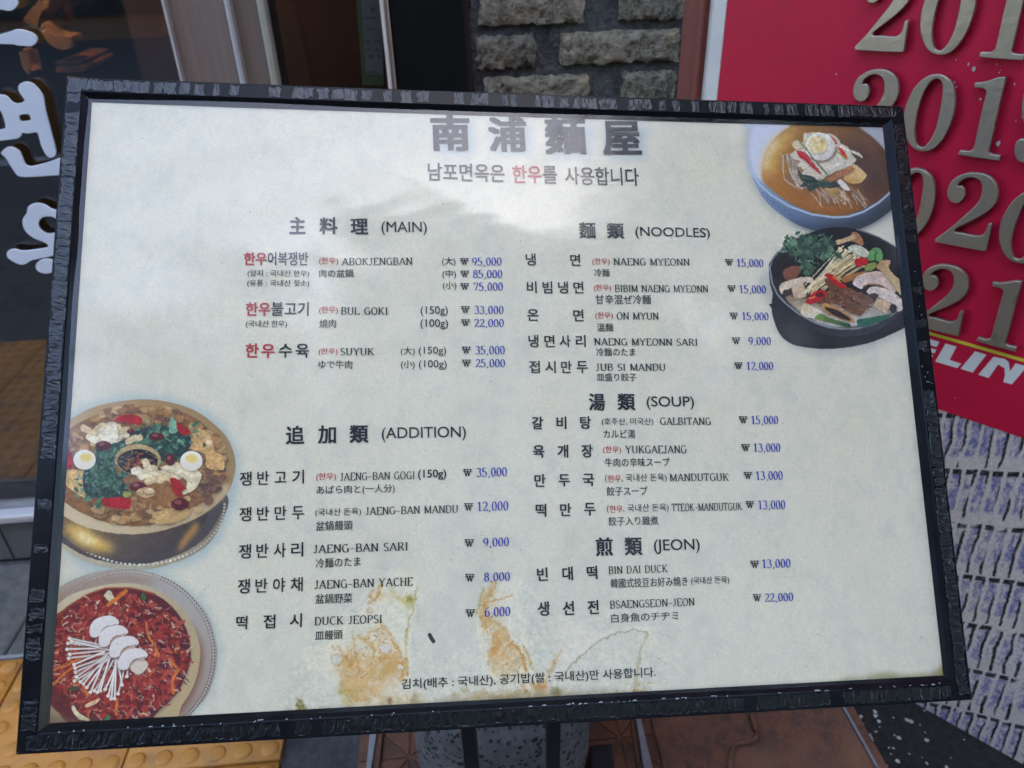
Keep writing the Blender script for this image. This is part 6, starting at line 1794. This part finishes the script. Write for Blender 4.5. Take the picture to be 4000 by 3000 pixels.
# NOODLES
b = 'noodle_dishes'
txt(b, 'k', 'N', '麵', 582, 727, 262, 402, off=B2_); txt(b, 'k', 'N', '類', 822, 972, 270, 403, off=B2_); txt(b, 'k', 'N', '(NOODLES)', 1068, 1712, 299, 404, 417, .006)
for ch, x0, x1, y0, y1 in (('냉', 120, 207, 533, 635), ('면', 505, 592, 538, 638), ('비', 130, 215, 772, 875), ('빔', 265, 350, 773, 876), ('냉', 400, 487, 774, 877), ('면', 533, 620, 775, 877), ('온', 133, 232, 1012, 1113), ('면', 530, 620, 1015, 1117), ('냉', 143, 230, 1235, 1342), ('면', 280, 370, 1237, 1341), ('사', 412, 508, 1238, 1342), ('리', 553, 638, 1237, 1342), ('접', 150, 241, 1458, 1564), ('시', 287, 379, 1460, 1564), ('만', 425, 517, 1460, 1564), ('두', 560, 656, 1461, 1564)):
    txt(b, 'k', 'N', ch, x0, x1, y0, y1, off=B1)
txt(b, 'r', 'N', '(한우)', 693, 845, 570, 634, 637); stx(b, 's', 'N', 'NAENG MYEONN', 877, 1535, 573, 632, 636); txt(b, 's', 'N', '冷麵', 710, 845, 665, 732)
price(b, 'N', 1842, 1915, 580, 637, '15,000', 1945, 2173, 579, 645, 650)
txt(b, 'r', 'N', '(한우)', 707, 858, 800, 863); stx(b, 's', 'N', 'BIBIM NAENG MYEONN', 890, 1695, 803, 862, 868); txt(b, 's', 'N', '甘辛混ぜ冷麵', 722, 1203, 888, 970); price(b, 'N', 1862, 1935, 807, 865, '15,000', 1967, 2195, 807, 873, 877)
txt(b, 'r', 'N', '(한우)', 720, 873, 1038, 1103); stx(b, 's', 'N', 'ON MYUN', 905, 1268, 1041, 1101, 1103); txt(b, 's', 'N', '溫麵', 735, 876, 1135, 1206); price(b, 'N', 1882, 1955, 1043, 1102, '15,000', 1990, 2217, 1041, 1106, 1109)
stx(b, 's', 'N', 'NAENG MYEONN SARI', 710, 1602, 1264, 1323, 1327); txt(b, 's', 'N', '冷麵のたま', 728, 1068, 1348, 1418); price(b, 'N', 1900, 1975, 1257, 1315, '9,000', 2043, 2238, 1254, 1322)
stx(b, 's', 'N', 'JUB SI MANDU', 722, 1325, 1484, 1543); txt(b, 's', 'N', '皿盛り餃子', 732, 1078, 1565, 1634); price(b, 'N', 1920, 1995, 1472, 1531, '12,000', 2030, 2258, 1470, 1537)
# SOUP and JEON
b = 'soup_dishes'
txt(b, 'k', 'N2', '湯', 665, 806, 82, 230, off=B2_); txt(b, 'k', 'N2', '類', 912, 1066, 82, 228, off=B2_); txt(b, 'k', 'N2', '(SOUP)', 1165, 1575, 106, 222, 222, .006)
for ch, x0, x1, y0, y1 in (('갈', 172, 270, 282, 391), ('비', 385, 471, 281, 389), ('탕', 588, 684, 279, 388), ('육', 180, 281, 528, 638), ('개', 393, 487, 524, 636), ('장', 600, 698, 521, 634), ('만', 193, 291, 778, 889), ('두', 402, 502, 779, 886), ('국', 610, 711, 774, 882), ('떡', 203, 297, 1034, 1147), ('만', 415, 513, 1030, 1141), ('두', 623, 723, 1026, 1137)):
    txt(b, 'k', 'N2', ch, x0, x1, y0, y1, off=B2_)
txt(b, 'k', 'N2', '(호주산, 미국산)', 775, 1222, 293, 363, off=.004); stx(b, 's', 'N2', 'GALBITANG', 1280, 1718, 291, 352); txt(b, 's', 'N2', 'カルビ湯', 790, 1066, 395, 468); price(b, 'N2', 1960, 2037, 278, 340, '15,000', 2070, 2301, 276, 346)
txt(b, 'r', 'N2', '(한우)', 787, 943, 537, 604); stx(b, 's', 'N2', 'YUKGAEJANG', 978, 1508, 534, 598, 595); txt(b, 's', 'N2', '牛肉の辛味スープ', 803, 1365, 640, 717, 712); price(b, 'N2', 1980, 2057, 518, 580, '13,000', 2090, 2319, 514, 586)
txt(b, 'k', 'N2', '(', 805, 820, 780, 856, off=.004); txt(b, 'r', 'N2', '한우', 827, 943, 785, 850); txt(b, 'k', 'N2', ', 국내산 돈육)', 948, 1337, 778, 855, 848, .004); stx(b, 's', 'N2', 'MANDUTGUK', 1365, 1873, 776, 839, 834); txt(b, 's', 'N2', '餃子スープ', 818, 1172, 888, 966, 960); price(b, 'N2', 2000, 2077, 759, 821, '13,000', 2110, 2339, 755, 829, 826)
txt(b, 'k', 'N2', '(', 820, 835, 1046, 1116, off=.004); txt(b, 'r', 'N2', '한우', 842, 957, 1048, 1112); txt(b, 'k', 'N2', ', 국내산 돈육)', 962, 1355, 1040, 1118, 1108, .004); stx(b, 's', 'N2', 'TTEOK-MANDUTGUK', 1380, 1990, 1036, 1100, 1088); txt(b, 's', 'N2', '餃子入り雜煮', 833, 1265, 1147, 1224, 1216); price(b, 'N2', 2017, 2093, 1010, 1072, '13,000', 2130, 2361, 1008, 1082, 1078)
b = 'jeon_dishes'
txt(b, 'k', 'N2', '煎', 725, 874, 1326, 1488, 1484, B2_); txt(b, 'k', 'N2', '類', 975, 1128, 1324, 1482, 1478, B2_); txt(b, 'k', 'N2', '(JEON)', 1228, 1625, 1344, 1470, 1460, .006)
for ch, x0, x1, y0, y1, t in (('빈', 218, 312, 1588, 1703, 'N2'), ('대', 437, 528, 1580, 1698, 'N2'), ('떡', 648, 740, 1573, 1690, 'N2'), ('생', 225, 323, 222, 346, 'N3'), ('선', 440, 539, 217, 339, 'N3'), ('전', 655, 752, 210, 331, 'N3')): txt(b, 'k', t, ch, x0, x1, y0, y1, y1-5, B2_)
stx(b, 's', 'N2', 'BIN DAI DUCK', 835, 1345, 1577, 1641, 1625); price(b, 'N2', 2060, 2137, 1525, 1589, '13,000', 2165, 2407, 1517, 1590, 1583)
txt(b, 's', 'N3', '韓國式技豆お好み燒き', 852, 1518, 23, 105, 83); txt(b, 's', 'N3', '(국내산 돈육)', 1548, 1878, 8, 80, 70)
stx(b, 'k', 'N3', 'BSAENGSEON-JEON', 847, 1577, 215, 280, 253); txt(b, 's', 'N3', '白身魚のチヂミ', 858, 1440, 326, 405, 378); price(b, 'N3', 2080, 2157, 155, 219, '22,000', 2186, 2430, 152, 222, 214)
# ADDITION
b = 'additional_dishes'
txt(b, 'k', 'M2', '追', 258, 418, 362, 523, 519, B2_); txt(b, 'k', 'M2', '加', 535, 692, 358, 517, 514, B2_); txt(b, 'k', 'M2', '類', 808, 972, 356, 512, 508, B2_); txt(b, 'k', 'M2', '(ADDITION)', 1087, 1815, 376, 502, 488, .006)
spread(b, 'k', 'M2', '쟁반고기', -140, 415, 760, 878, 858); txt(b, 'r', 'M2', '(한우)', 520, 692, 770, 844, 838); stx(b, 's', 'M2', 'JAENG-BAN GOGI', 725, 1370, 769, 834, 820); txt(b, 'k', 'M2', '(150g)', 1400, 1645, 742, 832, 826, B1); price(b, 'M2', 1787, 1868, 733, 798, '35,000', 1903, 2170, 727, 803, 795)
txt(b, 's', 'M2', 'あばら肉と(一人分)', 523, 1200, 880, 964, 946)
spread(b, 'k', 'M2', '쟁반만두', -144, 415, 1066, 1186, 1166); txt(b, 'k', 'M2', '(국내산 돈육)', 512, 908, 1078, 1150, 1140, .004); stx(b, 's', 'M2', 'JAENG-BAN MANDU', 945, 1745, 1066, 1131, 1110); price(b, 'M2', 1795, 1878, 1028, 1094, '12,000', 1915, 2182, 1020, 1098, 1090); txt(b, 's', 'M2', '盆鍋饅頭', 517, 836, 1185, 1269, 1260)
spread(b, 'k', 'M2', '쟁반사리', -148, 408, 1386, 1508, 1488); stx(b, 's', 'M2', 'JAENG-BAN SARI', 495, 1312, 1392, 1461, 1436); price(b, 'M2', 1800, 1885, 1340, 1406, '9,000', 1963, 2187, 1332, 1406, 1399); txt(b, 's', 'M2', '冷麵のたま', 515, 904, 1508, 1592, 1572)
spread(b, 'k', 'M3', '쟁반야채', -159, 404, 28, 150, 130); stx(b, 's', 'M3', 'JAENG-BAN YACHE', 505, 1357, 40, 110, 80); price(b, 'M3', 1805, 1890, -20, 48, '8,000', 1970, 2195, -28, 46, 40); txt(b, 's', 'M3', '盆鍋野菜', 512, 833, 156, 240, 230)
for ch, x0, x1, y0, y1 in (('떡', -172, -76, 345, 463), ('접', 62, 166, 335, 452), ('시', 292, 396, 325, 443)): txt(b, 'k', 'M3', ch, x0, x1, y0, y1, y1-3, B1)
stx(b, 's', 'M3', 'DUCK JEOPSI', 507, 1088, 355, 424, 403); price(b, 'M3', 1808, 1895, 285, 354, '6,000', 1975, 2198, 272, 350, 344); txt(b, 's', 'M3', '皿饅頭', 510, 749, 471, 554, 545)
txt('origin_note', 'k', 'M3', '김치(배추 : 국내산), 공기밥(쌀 : 국내산)만 사용합니다.', 1258, 3455, 888, 992, 884, .012)
NAMES = {'k': 'black_lettering', 's': 'grey_lettering', 'r': 'red_lettering', 'b': 'price_figures'}
for (block, colour), I in inks.items():
    me = bpy.data.meshes.new(NAMES[colour])
    root = wloc(board)
    me.from_pydata([tuple(bpk(u, v, PANEL_W+.00055+z)-root) for u, v, z in I.v], [], I.f)
    me.materials.append(M['ink_'+colour])
    o = link(bpy.data.objects.new(NAMES[colour], me)); o.parent = board
    o['label'] = {'title': 'title lines', 'main_dishes': 'main dishes block', 'noodle_dishes': 'noodles block', 'soup_dishes': 'soup block', 'jeon_dishes': 'jeon block', 'additional_dishes': 'addition block', 'origin_note': 'single line along the foot'}[block]+' of the menu'
